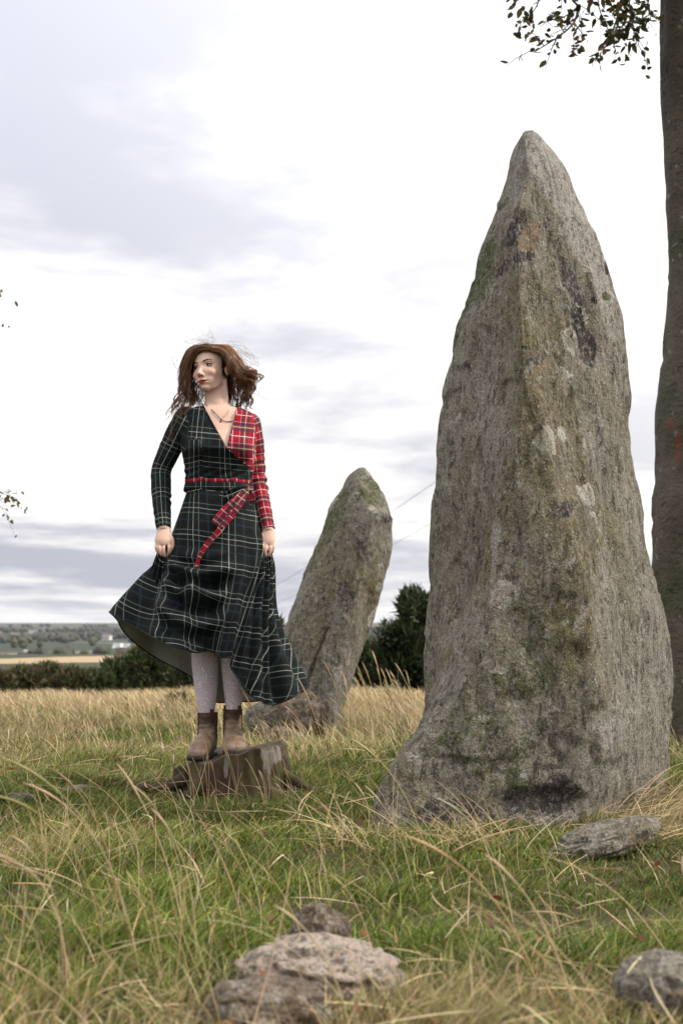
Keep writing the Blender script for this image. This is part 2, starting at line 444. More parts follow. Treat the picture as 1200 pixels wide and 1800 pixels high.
LS = [(244, 913), (256, 904), (275, 899), (330, 886), (400, 859), (440, 842), (520, 816), (600, 800), (710, 770), (780, 762), (860, 757), (960, 750), (1080, 742), (1150, 733), (1200, 735), (1260, 737), (1330, 741), (1500, 746)]
RD = [(244, 922), (262, 919), (330, 926), (420, 905), (560, 912), (700, 919), (800, 905), (950, 885), (1050, 868), (1100, 855), (1150, 830), (1200, 806), (1240, 776), (1272, 744), (1305, 706), (1340, 672), (1365, 654), (1390, 646), (1430, 648), (1500, 660)]
FR = [(237, 936), (330, 940), (420, 926), (560, 928), (700, 945), (800, 962), (950, 1000), (1100, 1030), (1250, 1046), (1330, 1040), (1400, 1020), (1500, 1000)]
RS = [(244, 954), (256, 972), (275, 988), (300, 1003), (345, 1020), (385, 1045), (440, 1062), (500, 1080), (570, 1095), (640, 1105), (680, 1113), (720, 1112), (780, 1118), (860, 1130), (950, 1145), (1020, 1160), (1080, 1170), (1200, 1180), (1320, 1188), (1500, 1196)]
def off(tr, d): return [(p, x + d) for p, x in tr]
midr = [(p, .5 * (np.interp(p, [q[0] for q in FR], [q[1] for q in FR]) + x)) for p, x in RS]
big_cols = [
    (LS, [(237, 4.98), (500, 5.06), (1500, 5.10)]),
    (RD, [(237, 4.86), (400, 4.72), (800, 4.62), (1100, 4.62), (1250, 4.60), (1500, 4.56)]),
    (FR, [(237, 4.86), (400, 4.74), (800, 4.62), (1100, 4.60), (1300, 4.60), (1500, 4.60)]),
    (midr, [(237, 4.90), (500, 4.86), (1500, 4.84)]),
    (RS, [(237, 4.98), (500, 5.10), (1500, 5.18)]),
    (off(RS, -18), [(237, 5.06), (500, 5.36), (1500, 5.55)]),
    (off(LS, 30), [(237, 5.06), (500, 5.40), (1500, 5.60)]),
]
def big_lumps(V):
    n = .026 * fbm(V * [2.6, 2.6, 1.5], 3, 3) + .014 * fbm(V * [9, 9, 2.4], 3, 8) + .007 * fbm(V * [26, 26, 8], 3, 12)
    q = fbm(V * [4.2, 4.2, 1.9], 3, 77) * 3.2; f_ = np.floor(q); n = n + .009 * (f_ + sstep(q - f_, .78, 1.0))       # broken ledges
    n = n - .010 * sstep(fbm(V * [7, 7, 5], 3, 91), .28, .42)                                                        # spalled hollows
    px, py = to_px(V)
    hol = blob(px, py, 1010, 500, 16, 60, -18) + blob(px, py, 1025, 575, 18, 60, -15) + blob(px, py, 1035, 620, 18, 24) + 1.7 * blob(px, py, 960, 1412, 75, 24) * sstep(fbm(V * 9, 2, 5), -.5, .2)
    taper = sstep(py, 237, 330) * .75 + .25
    return n * taper - .014 * np.clip(hol, 0, 3.2)
big_masks = {
    'pale': lambda x, y, V: mx(blob(x, y, 965, 290, 46, 80, -25), blob(x, y, 1010, 390, 34, 120, -22), blob(x, y, 1058, 500, 16, 110, -8), blob(x, y, 905, 300, 18, 80) * .8, blob(x, y, 1068, 545, 12, 30), blob(x, y, 870, 960, 9, 110, 4) * .8, blob(x, y, 1003, 975, 13, 22) * .8, blob(x, y, 1018, 1100, 14, 26) * .75, blob(x, y, 1075, 1275, 40, 50) * .75, blob(x, y, 895, 1290, 12, 30, -20) * .7, blob(x, y, 955, 1310, 8, 60, 15) * .7),
    'tan': lambda x, y, V: mx(blob(x, y, 930, 415, 20, 34, 20), blob(x, y, 1012, 560, 8, 20), blob(x, y, 950, 640, 20, 12), blob(x, y, 880, 1060, 8, 50, 6) * .7),
    'dark': lambda x, y, V: mx(blob(x, y, 905, 405, 12, 38, 25), blob(x, y, 918, 452, 24, 9, -10), blob(x, y, 880, 470, 34, 14, -40) * .8, blob(x, y, 1000, 490, 14, 52, -22), blob(x, y, 1032, 612, 16, 38, -12), blob(x, y, 940, 632, 18, 12) * .9, blob(x, y, 1068, 470, 8, 14), blob(x, y, 985, 895, 24, 18) * .75, blob(x, y, 950, 1400, 80, 36, -8) * .8, blob(x, y, 880, 1330, 26, 50) * .6, blob(x, y, 780, 1430, 90, 24) * .75, blob(x, y, 960, 392, 6, 10)),  # scars; the central foot blob paints the undercut's shade into the colour
    'hole': lambda x, y, V: mx(blob(x, y, 1014, 562, 13, 30, -15), blob(x, y, 1045, 527, 6, 10), blob(x, y, 1067, 475, 5, 9), blob(x, y, 928, 612, 14, 4, 10) * .8),
    'moss': lambda x, y, V: mx(blob(x, y, 850, 470, 16, 60, 18), blob(x, y, 822, 520, 14, 50, 18), blob(x, y, 805, 580, 8, 40, 15) * .8, blob(x, y, 1063, 522, 9, 8), blob(x, y, 830, 1290, 90, 80) * .62, blob(x, y, 930, 1150, 70, 140) * .58, blob(x, y, 900, 1350, 90, 60) * .55),  # moss; the lower-front blobs also paint that face's shade into the colour
    'ochre': lambda x, y, V: mx(blob(x, y, 990, 600, 70, 260, -6), blob(x, y, 950, 370, 26, 70, -20), blob(x, y, 1060, 1050, 60, 240) * .7, blob(x, y, 820, 700, 30, 160) * .4),
}
stone_m = stone_material('granite_lichen', seed=2.0)
big_stone = menhir('standing_stone', (244, 1500), big_cols, 4.95, stone_m, 420, 330, big_lumps,
                   'tall pointed grey granite standing stone beside the tree trunk', big_masks)

L2 = [(822, 627), (832, 612), (850, 600), (880, 583), (900, 575), (975, 548), (1000, 536), (1040, 520), (1080, 504), (1130, 491), (1180, 489), (1230, 494), (1300, 500)]
K2 = [(822, 631), (835, 618), (860, 613), (900, 602), (940, 590), (980, 566), (1010, 548), (1060, 530), (1130, 516), (1300, 520)]
M2 = [(822, 640), (845, 634), (880, 640), (905, 655), (960, 640), (1030, 625), (1100, 612), (1180, 592), (1240, 582), (1300, 578)]
R2 = [(822, 643), (830, 652), (845, 663), (862, 672), (885, 681), (905, 688), (915, 689), (930, 686), (960, 685), (1030, 672), (1090, 655), (1140, 640), (1190, 625), (1240, 607), (1300, 598)]
lean_cols = [(L2, [(822, 9.66), (1300, 9.62)]), (K2, [(822, 9.58), (900, 9.46), (1300, 9.36)]), (M2, [(822, 9.56), (900, 9.36), (1300, 9.32)]),
             (R2, [(822, 9.64), (1300, 9.6)]), (off(R2, -6), [(822, 9.74), (1300, 9.95)]), (off(L2, 6), [(822, 9.76), (1300, 9.98)])]
def lean_lumps(V):
    q = fbm(V * [4, 4, 2.6], 3, 79) * 3; f_ = np.floor(q); n = .007 * (f_ + sstep(q - f_, .75, 1.0)) + .024 * fbm(V * [2.6, 2.6, 2.2], 3, 31) + .014 * fbm(V * [9, 9, 6], 3, 38) + .006 * fbm(V * 26, 2, 42)
    px, py = to_px(V)
    led = -.016 * np.abs(fbm(V * [5, 5, 14], 2, 45)) * blob(px, py, 652, 862, 30, 40)
    crack = -.03 * np.exp(-(((px - (573 - (py - 1110) * .38)) / 2.2) ** 2)) * (py > 1105) * (py < 1225)
    return n * (.3 + .7 * sstep(py, 822, 870)) + led + crack
lean_masks = {
    'moss': lambda x, y, V: mx(blob(x, y, 650, 860, 26, 40, -20) * .8, blob(x, y, 585, 915, 14, 70, 25) * .75, blob(x, y, 545, 985, 12, 40, 25) * .7),
    'ochre': lambda x, y, V: mx(blob(x, y, 660, 1010, 26, 80, 8), blob(x, y, 580, 900, 20, 80, 20)),
    'dark': lambda x, y, V: mx(blob(x, y, 640, 960, 16, 40) * .6, blob(x, y, 608, 1050, 18, 30) * .6, blob(x, y, 680, 912, 10, 8) * .8, np.exp(-(((x - (573 - (y - 1110) * .38)) / 2.4) ** 2)) * (y > 1105) * (y < 1225)),
    'pale': lambda x, y, V: mx(blob(x, y, 540, 1130, 40, 80) * .42, blob(x, y, 655, 905, 20, 12) * .5),
}
menhir('standing_stone', (822, 1300), lean_cols, 9.6, stone_material('granite_weathered', (.205, .188, .155), (.145, .122, .066), 9.0), 200, 170, lean_lumps,
       'shorter leaning standing stone behind the woman, mossy on top', lean_masks, 4)

def rock(name, c, size, rotz, seed, mat, label, amp=.22, cat='rock', sink=.3, tilt=0.0, subdiv=5):
    bm = bmesh.new(); bmesh.ops.create_icosphere(bm, subdivisions=subdiv, radius=1.0)
    me = bpy.data.meshes.new(name); bm.to_mesh(me); bm.free()
    V = coords(me); U = V / np.linalg.norm(V, axis=1)[:, None]
    V = np.sign(U) * np.abs(U) ** .75; V *= 1 / np.maximum(np.linalg.norm(V, axis=1), .9)[:, None]
    V = V * (1 + amp * fbm(U * 1.6 + seed * 3.1, 3, seed)[:, None] - .35 * amp * sstep(fbm(U * 2.6 + seed, 2, seed + 9), .1, .3)[:, None] + .4 * amp * fbm(U * 6 + seed, 3, seed + 3)[:, None])
    V = V * (np.asarray(size, float) / 2)
    ct, st = math.cos(tilt), math.sin(tilt); V = V @ np.array([[ct, 0, st], [0, 1, 0], [-st, 0, ct]]).T
    cz, sz = math.cos(rotz), math.sin(rotz); V = V @ np.array([[cz, -sz, 0], [sz, cz, 0], [0, 0, 1]]).T
    set_coords(me, V); me.polygons.foreach_set('use_smooth', np.ones(len(me.polygons), bool))
    for a in ('ochre', 'pale', 'tan', 'dark', 'hole'): add_attr(me, a, np.zeros(len(V)))
    add_attr(me, 'moss', np.clip(U[:, 2] * .3 + .12, 0, 1))
    o = link(name, me, mat); o.location = (c[0], c[1], c[2])
    return tag(o, label, cat)
pink_m = stone_material('pink_granite', (.32, .28, .235), (.26, .21, .15), 4.0, (.46, .35, .285), .5)
brown_m = stone_material('brown_fieldstone', (.15, .11, .075), (.10, .06, .034), 6.0, None, .4)
grey_m = stone_material('grey_fieldstone', (.22, .20, .175), (.15, .125, .08), 11.0, None, .8)
def on(px, Y, lift=0.0):
    x = (px - 600) / F_PX * Y; return (x, Y, zg1(x, Y) + lift)
rock('rock', on(560, 2.66, .025), (.30, .28, .14), .1, 3, pink_m, 'pale pink granite boulder low in the foreground grass', .3)
rock('rock', on(562, 2.95, .06), (.13, .13, .12), .4, 14, brown_m, 'small brown rounded rock just behind the pale pink boulder')
rock('rock', on(470, 2.42, .035), (.22, .22, .10), .0, 5, brown_m, 'rust brown boulder at the bottom edge in front of the pink one')
rock('rock', on(1160, 2.48, .04), (.17, .20, .12), .3, 8, grey_m, 'blurred grey rock at the lower right edge of the grass')
rock('rock', on(1045, 4.2, .03), (.36, .22, .10), .15, 11, grey_m, 'flat tilted grey slab lying before the tall stone', .3, tilt=-.28)
rock('rock', on(1203, 3.55, .09), (.05, .05, .075), 0, 2, plain_mat('pale_pebble', (.55, .42, .34)), 'small pale stone poking in at the right edge', .1, subdiv=3)
rock('rock', on(538, 9.0, .13), (.34, .3, .30), .2, 17, brown_m, 'round mossy brown boulder at the foot of the leaning stone', .2)
rock('rock', on(475, 9.15, .10), (.36, .3, .28), .1, 19, grey_m, 'grey boulder left of the round mossy one at the leaning stone', .22)
rock('rock', on(500, 8.85, .03), (.24, .2, .12), .5, 23, brown_m, 'low brown stone in front of the two boulders by the leaning stone', .2)
rock('rock', on(40, 5.35, .01), (.14, .1, .05), .5, 25, grey_m, 'flat grey stone in the grass at the left edge', .2, subdiv=4)
rock('rock', on(140, 5.6, .01), (.13, .1, .05), .9, 29, grey_m, 'flat grey stone left of the stump root', .2, subdiv=4)

# ------------------------------------------------------------------ stump
YW = 5.87                                            # distance of the woman and the stump
XW = W(390, 1322, YW)[0]
def stump_top(x): return .150 + .17 * (x - XW)
def stump():
    a = np.arange(160) / 160 * 2 * math.pi; cx, cy = XW + .028, YW + .03
    flare = .09 * np.exp(-((np.angle(np.exp(1j * (a - math.pi * 1.06)))) / .35) ** 2) + .05 * np.exp(-((np.angle(np.exp(1j * (a + .15)))) / .3) ** 2) + .06 * np.exp(-((np.angle(np.exp(1j * (a - 4.3)))) / .3) ** 2) + .05 * np.exp(-((np.angle(np.exp(1j * (a - 5.3)))) / .3) ** 2)
    rings = []; tt = np.linspace(0, 1, 36)
    for t in tt:                                     # side, from below ground to the rim
        z0 = -.08
        r = .218 + .045 * (1 - t) ** 2 + flare * (1 - t) ** 1.6
        r = r + .011 * np.sin(a * 9 + 1.2) * (1 - .4 * t) + .008 * np.sin(a * 23 + 3 * t)
        x = cx + r * np.cos(a); y = cy + r * np.sin(a) * 1.02
        zt = stump_top(x) + .010 * np.sin(a * 4) + .008 * np.sin(a * 11)
        zt = zt - .05 * np.exp(-((np.angle(np.exp(1j * (a - 3.25)))) / .5) ** 2)
        rings.append(np.stack([x, y, z0 + (zt - z0) * t], -1))
    rim = rings[-1]; cen = rim.mean(0); cen[2] = stump_top(cen[0])
    for f in (.97, .9, .75, .5, .25, .03):
        q = cen + (rim - cen) * f
        q[:, 2] = stump_top(q[:, 0]) + (rim[:, 2] - stump_top(rim[:, 0])) * f ** 3 + (.004 if f < .95 else .006)
        rings.append(q)
    mb = MB(); mb.loft(rings); me = mb.mesh('stump'); V = coords(me); Nn = normals(me)
    top = sstep(Nn[:, 2], .5, .8)
    V = V + Nn * ((.012 * fbm(V * [16, 16, 5], 3, 4) + .007 * fbm(V * [45, 45, 9], 3, 6)) * (1 - .85 * top))[:, None]
    set_coords(me, V); add_attr(me, 'cut', top)
    px, py = to_px(V); add_attr(me, 'bleach', mx(blob(px, py, 480, 1325, 26, 20), blob(px, py, 398, 1345, 6, 30) * .8, blob(px, py, 350, 1350, 5, 20) * .7, blob(px, py, 470, 1350, 8, 34) * .8))
    m, g, b = new_mat('weathered_wood')
    p = g.obj(); st = g.scale(p, (1, 1, .18)); w = g.noise(st, 32, 5, .65)
    c = g.mix((.022, .015, .010), (.085, .058, .037), w)
    c = g.mix(c, (.075, .07, .02), g.math('MULTIPLY', g.step(g.noise(p, 9, 4), .48, .66), .8))
    c = g.mix(c, (.13, .055, .03), g.math('MULTIPLY', g.step(g.noise(p, 13, 3), .58, .7), .7))
    bl = g.step(g.math('ADD', g.attr('bleach'), g.math('MULTIPLY', g.math('SUBTRACT', g.noise(st, 40, 5, .75), .5), 2.6)), .62, .9)
    c = g.mix(c, (.24, .215, .19), g.math('MULTIPLY', bl, .85))
    rg = g.noise(g.scale(p, (1, 1, 1)), 50, 4)
    c = g.mix(c, g.mix((.06, .05, .036), (.17, .14, .10), rg), g.math('MULTIPLY', g.attr('cut'), .8))
    g.put(b.inputs['Base Color'], c); g.put(b.inputs['Normal'], g.bump(w, .9, .012))
    root = empty('tree_stump', (cx, cy, 0), 'mossy brown tree stump the woman stands on', 'tree stump')
    link('trunk', me, m, root)
    for path, rr in (([(326, 1368, -.10), (292, 1384, -.14), (255, 1388, -.16), (215, 1394, -.18), (180, 1410, -.2)], (.028, .024, .02, .015, .006)),
                     ([(495, 1358, -.02), (520, 1374, -.05), (540, 1384, -.06), (562, 1396, -.06)], (.022, .016, .012, .006)),
                     ([(355, 1372, -.24), (345, 1388, -.27), (325, 1402, -.32)], (.04, .03, .015))):
        P = spline([W(x, y, YW + d) for x, y, d in path], 26); mb = MB(); mb.tube(P, np.interp(np.linspace(0, 1, 26), np.linspace(0, 1, len(rr)), rr), 16)
        me = mb.mesh('root'); V = coords(me); V += normals(me) * (.009 * fbm(V * 22, 3, 7))[:, None]; set_coords(me, V)
        add_attr(me, 'cut', np.zeros(len(V))); add_attr(me, 'bleach', .35 * np.ones(len(V)) * (fbm(V * 8, 2, 3) > .3))
        link('root', me, m, root)
stump()
# ------------------------------------------------------------------ vegetation helpers
def ribbons(B, D1, D2, w, col, nseg=3, seed=1, prof=None):
    """ribbon blades: p(t) = B + D1 t + D2 t^2, width profile tapering to a point"""
    n = len(B); r = np.random.default_rng(seed)
    t = np.linspace(0, 1, nseg + 1)
    P = B[:, None] + D1[:, None] * t[None, :, None] + D2[:, None] * (t ** 2)[None, :, None]
    a = r.uniform(0, 2 * math.pi, n); S = np.stack([np.cos(a), np.sin(a), r.normal(0, .15, n)], -1)
    S = S - D1 * (np.sum(S * D1, 1) / (np.sum(D1 * D1, 1) + 1e-9))[:, None]
    S /= np.linalg.norm(S, axis=1)[:, None] + 1e-9
    pr = (1 - t ** 1.6) if prof is None else np.interp(t, *prof)
    off_ = S[:, None] * (w[:, None] * pr[None])[..., None] * .5
    Lf, Rt = P[:, :-1] - off_[:, :-1], P[:, :-1] + off_[:, :-1]
    V = np.concatenate([np.stack([Lf, Rt], 2).reshape(n, -1, 3), P[:, -1:]], 1)     # 2*nseg + 1
    k = 2 * nseg + 1; base = np.arange(n)[:, None, None] * k
    q = np.array([[2 * i, 2 * i + 1, 2 * i + 3, 2 * i + 2] for i in range(nseg - 1)], int).reshape(-1, 4)
    Q = (base + q[None]).reshape(-1, 4) if nseg > 1 else np.zeros((0, 4), int)
    T = (base + np.array([[2 * nseg - 2, 2 * nseg - 1, 2 * nseg]])[None]).reshape(-1, 3)
    C = np.repeat(col[:, None], k, 1).reshape(-1, 3)
    return V.reshape(-1, 3), Q, T, C
def join_parts(parts):
    V, Q, T, C = [], [], [], []; o = 0
    for v, q, t, c in parts:
        V.append(v); C.append(c); Q.append(q + o); T.append(t + o); o += len(v)
    return np.vstack(V), np.vstack(Q), np.vstack(T), np.vstack(C)
def veg_mesh(name, parts):
    V, Q, T, C = join_parts(parts)
    me = mesh_np(name, V, [Q, T], False); add_attr(me, 'Col', C, 'FLOAT_COLOR'); return me
def leaf_material(name, trans=.35, rough=.6, var=.3):
    m, g, b = new_mat(name); c = g.attr('Col', 'Color')
    n = g.noise(g.obj(), 9, 2); c = g.mix(c, g.mix((1 - var,) * 3, (1 + var,) * 3, n), 1.0, 'MULTIPLY')
    g.put(b.inputs['Base Color'], c); b.inputs['Roughness'].default_value = rough; b.inputs['Specular IOR Level'].default_value = .3
    t = g.n('ShaderNodeBsdfTranslucent'); g.put(t.inputs['Color'], c)
    x = g.n('ShaderNodeMixShader'); x.inputs[0].default_value = trans
    out = [k for k in g.nt.nodes if k.type == 'OUTPUT_MATERIAL'][0]
    g.nt.links.new(b.outputs[0], x.inputs[1]); g.nt.links.new(t.outputs[0], x.inputs[2]); g.nt.links.new(x.outputs[0], out.inputs[0])
    return m
grass_m = leaf_material('grass_blade', .3)
leaf_m = leaf_material('leaf', .3, .5)
def pick(cols, wts, n, r, jit=.25):
    c = np.array(cols)[r.choice(len(cols), n, p=np.array(wts) / sum(wts))]
    return np.clip(c * (1 + r.normal(0, jit, (n, 1))) * (1 + r.normal(0, .06, (n, 3))), .005, 1)

# footprints where nothing grows
def blocked(x, y):
    k = ((x - XW - .028) / .235) ** 2 + ((y - YW - .03) / .24) ** 2 < 1
    k |= ((x - .66) / .50) ** 2 + ((y - 5.1) / .42) ** 2 < 1
    k |= ((x + .19) / .2) ** 2 + ((y - 9.65) / .28) ** 2 < 1
    for px, Y, a, b_ in ((560, 2.68, .11, .09), (470, 2.44, .07, .06), (1160, 2.5, .06, .06), (1045, 4.2, .11, .06)):
        k |= ((x - (px - 600) / F_PX * Y) / a) ** 2 + ((y - Y) / b_) ** 2 < 1
    return k
def scatter(n, y0, y1, r, wide=.33, pw=1.0):
    y = y0 + (y1 - y0) * r.random(n) ** pw; x = r.uniform(-1, 1, n) * (wide * y + .3)
    k = ~blocked(x, y); return x[k], y[k]
GREEN = [(.085, .125, .016), (.13, .172, .024), (.19, .215, .038), (.042, .066, .012), (.21, .18, .055), (.30, .22, .095)]
TAN = [(.52, .395, .22), (.43, .315, .17), (.60, .475, .29), (.34, .24, .13), (.30, .26, .11)]

def turf():
    r = np.random.default_rng(11); parts = []
    for n, y0, y1, h0, h1, w, wide in ((62000, 1.9, 4.0, .028, .078, .0042, .36), (76000, 4.0, 7.0, .026, .066, .0050, .33), (54000, 7.0, 12.0, .03, .085, .008, .31), (30000, 12.0, 18.0, .05, .12, .016, .31)):
        x, y = scatter(n, y0, y1, r, wide); n = len(x)
        patch = fbm(np.c_[x * .9, y * .9, 0 * x], 3, 51); p2 = fbm(np.c_[x * 3, y * 3, 0 * x], 2, 55); low = 1 - .55 * np.exp(-((x - XW) / .38) ** 2 - ((y - YW + .3) / .38) ** 2)
        k = r.random(n) > .4 * sstep(p2, -.12, -.42); x, y, patch, p2, low = x[k], y[k], patch[k], p2[k], low[k]; n = len(x)      # thin, worn places
        B = np.c_[x, y, zg(x, y) - .006]
        h = r.uniform(h0, h1, n) * (1 + .8 * sstep(fbm(np.c_[x * 6, y * 6, 0 * x], 2, 58), .1, .5)) * (1 + .5 * p2) * low * (1 - .38 * sstep(x, -.1, .5) * sstep(y, 5.5, 4.5)); a = r.normal(.3, 1.6, n); ln = h * r.uniform(.2, 1.0, n)
        D1 = np.c_[.25 * ln * np.cos(a), .25 * ln * np.sin(a), h]; D2 = np.c_[ln * np.cos(a), ln * np.sin(a), -h * r.uniform(.05, .45, n)]
        c = pick(GREEN, (4, 4, 3, 2.5, 1.0, .6), n, r)
        c *= (1 + .55 * fbm(np.c_[x * 2.2, y * 2.2, 0 * x], 3, 64))[:, None]; dry = (patch + r.normal(0, .22, n) + .10 * sstep(y, 7.5, 11) - .12 * sstep(y, 7.5, 6)) > .2
        c[dry] = c[dry] * .35 + .65 * pick(TAN, (2, 2, 1, 3, 3), int(dry.sum()), r)
        parts.append(ribbons(B, D1, D2, np.full(n, w) * r.uniform(.6, 1.4, n), c, 3 if y0 < 6 else 2, 3 + int(y0)))
    tag(link('grass', veg_mesh('grass', parts), grass_m), 'short green turf covering the hilltop', 'grass', kind='stuff')
turf()

def dry_grass():
    r = np.random.default_rng(12); parts = []
    # meadow of bleached bents beyond the stump, thickest on the left
    for n, y0, y1, h0, h1, w in ((12000, 6.8, 10.5, .08, .22, .0032), (34000, 9.0, 14.0, .10, .26, .0040), (32000, 12.0, 17.0, .12, .26, .0060)):
        x, y = scatter(n, y0, y1, r, .31); q = fbm(np.c_[x * .7, y * .5, 0 * x], 3, 61)
        dens = np.clip(.10 + .62 * sstep(y, 9.0, 12.5) + .30 * sstep(-x - .14 * y, 0.0, 1.0) * sstep(y, 7.4, 9.5) + .7 * q, 0.02, 1)
        k = r.random(len(x)) < dens; x, y = x[k], y[k]; n = len(x)
        B = np.c_[x, y, zg(x, y) - .01]; h = r.uniform(h0, h1, n); ln = h * r.uniform(.05, .7, n); a = r.normal(2.7, .9, n)
        D1 = np.c_[.3 * ln * np.cos(a), .3 * ln * np.sin(a), h]; D2 = np.c_[ln * np.cos(a), ln * np.sin(a), -h * .18]
        parts.append(ribbons(B, D1, D2, np.full(n, w) * r.uniform(.5, 1.3, n), pick(TAN, (3, 2, 3, 1.5, 1.2), n, r), 4, 7 + int(y0), ([0, .55, .7, .9, 1], [.7, .6, 1.1, 1.0, 0])))
    # thin bents through the near turf
    for n, y0, y1, h0, h1 in ((480, 2.1, 4.2, .06, .20), (560, 3.6, 7.2, .06, .18)):
        x, y = scatter(n, y0, y1, r, .34); k = r.random(len(x)) > .55 * sstep(x, -.15, .3); x, y = x[k], y[k]; n = len(x)
        B = np.c_[x, y, zg(x, y) - .01]; h = r.uniform(h0, h1, n); ln = h * r.uniform(.1, 1.0, n); a = r.normal(2.5, 1.2, n)
        D1 = np.c_[.4 * ln * np.cos(a), .4 * ln * np.sin(a), h]; D2 = np.c_[ln * np.cos(a), ln * np.sin(a), -h * r.uniform(0, .5, n)]
        parts.append(ribbons(B, D1, D2, np.full(n, .0028) * r.uniform(.6, 1.3, n), pick(TAN, (3, 2, 3, 2, 1), n, r), 6, 70 + int(y0)))
    # flattened straw lying in the turf
    n = 1700; x, y = scatter(n, 2.0, 7.5, r, .35); n = len(x)
    a = r.uniform(0, 2 * math.pi, n); L = r.uniform(.05, .2, n); B = np.c_[x, y, zg(x, y) + r.uniform(.02, .07, n)]
    D1 = np.c_[L * np.cos(a), L * np.sin(a), r.normal(.01, .03, n)]; D2 = np.c_[r.normal(0, .03, n), r.normal(0, .03, n), r.normal(-.02, .02, n)]
    parts.append(ribbons(B, D1, D2, np.full(n, .0034), pick(TAN, (3, 2, 2, 3, 1), n, r), 4, 99, ([0, .5, 1], [.6, 1, .4])))
    # straw tangled against the foot of the tall stone and the bank right of it
    for n, px0, px1, Y0, Y1, L0, L1, a0 in ((200, 560, 900, 4.1, 4.45, .10, .30, 2.2), (380, 1020, 1230, 4.3, 5.0, .12, .34, .4), (90, 760, 1010, 4.1, 4.4, .08, .24, 1.3)):
        y = r.uniform(Y0, Y1, n); x = (r.uniform(px0, px1, n) - 600) / F_PX * y
        B = np.c_[x, y, zg(x, y)]; L = r.uniform(L0, L1, n); a = r.normal(a0, .7, n); el = r.uniform(.25, 1.2, n)
        D1 = np.c_[L * np.cos(a) * np.cos(el), .35 * L * np.sin(a) * np.cos(el), L * np.sin(el)]
        D2 = np.c_[.35 * L * np.cos(a), r.normal(0, .04, n), -L * r.uniform(.1, .7, n)]
        parts.append(ribbons(B, D1, D2, np.full(n, .0032), pick(TAN, (3, 2, 3, 2, .5), n, r), 7, 120 + int(px0), ([0, .6, 1], [.8, .7, .2])))
    tag(link('dry_grass', veg_mesh('dry_grass', parts), grass_m), 'bleached dry grass standing through the meadow and turf', 'grass', kind='stuff')
dry_grass()

def tall_bents():
    """long arching stalks with seed heads close to the lens"""
    r = np.random.default_rng(13); mb = MB(); cols = []
    def stalk(P0, P1, bend, rad, head, c):
        n = 16; t = np.linspace(0, 1, n)[:, None]; P0, P1 = np.asarray(P0), np.asarray(P1)
        P = P0 + (P1 - P0) * t + np.asarray(bend) * (4 * t * (1 - t))
        rr = np.full(n, rad) * np.linspace(1.1, .6, n)
        if head: rr[-4:-1] = rad * np.array([1.4, 1.9, 1.4])
        rr[-1] = rad * .3; k = mb.n; mb.tube(P, rr, 4); cols.append(np.repeat([c], mb.n - k, 0))
    def c(): return pick(TAN, (3, 2, 3, 1, .3), 1, r, .12)[0]
    # individually placed ones: (tip px,py), (foot px), distance
    for tx, ty, fx, Y, b_ in ((425, 1212, 500, 4.4, .03), (522, 1188, 600, 4.3, .03), (612, 1296, 760, 3.9, .05), (0, 1330, 250, 2.7, .07), (-30, 1395, 190, 2.6, .08), (40, 1375, 235, 2.9, .06), (205, 1340, 330, 3.0, .03),
                              (-40, 1500, 120, 2.5, .07), (225, 1375, 330, 3.1, .05), (10, 1465, 110, 2.6, .05), (480, 1590, 620, 2.35, .03), (90, 1350, 210, 3.2, .05), (265, 1420, 345, 2.8, .04), (640, 1380, 730, 3.6, .03),
                              (700, 1465, 960, 2.5, .05), (850, 1500, 1010, 2.45, .03), (760, 1400, 905, 3.3, .05)):
        foot = W(fx, 1700, Y); foot[2] = zg1(foot[0], foot[1]) - .01
        stalk(foot, W(tx, ty, Y - .05), (b_ * .6, 0, b_), .0014, True, c())
    for i in range(120):
        Y = r.uniform(2.15, 4.4); x = r.uniform(-.30 * Y, (-.02 if i % 3 else .25) * Y)
        if blocked(np.array([x]), np.array([Y]))[0]: continue
        h = r.uniform(.12, .30); dx = r.normal(-.07, .10)
        stalk((x, Y, zg1(x, Y) - .01), (x + dx, Y + r.normal(0, .08), zg1(x, Y) + h), (r.normal(.01, .02), 0, r.uniform(0, .05)), r.uniform(.0007, .0013), r.random() < .25, c())
    for i in range(26):                                # stalks in front of the stump
        px = r.uniform(300, 560); Y = r.uniform(5.0, 5.55); x = (px - 600) / F_PX * Y; h = r.uniform(.08, .26)
        stalk((x, Y, zg1(x, Y) - .01), (x - r.uniform(0, .08), Y, zg1(x, Y) + h), (.01, 0, .01), .0015, r.random() < .4, c())
    for i in range(60):                                # bents by the leaning stone and before the gorse
        px = r.uniform(540, 740); Y = r.uniform(8.6, 12.5); x = (px - 600) / F_PX * Y; h = r.uniform(.2, .5)
        stalk((x, Y, zg1(x, Y) - .01), (x - r.uniform(.02, .18), Y, zg1(x, Y) + h), (.02, 0, .02), .0024, True, c())
    me = mb.mesh('tall_bents'); add_attr(me, 'Col', np.vstack(cols), 'FLOAT_COLOR')
    tag(link('tall_grass', me, grass_m), 'long arching straw stalks with seed heads in the foreground', 'grass', kind='stuff')
tall_bents()

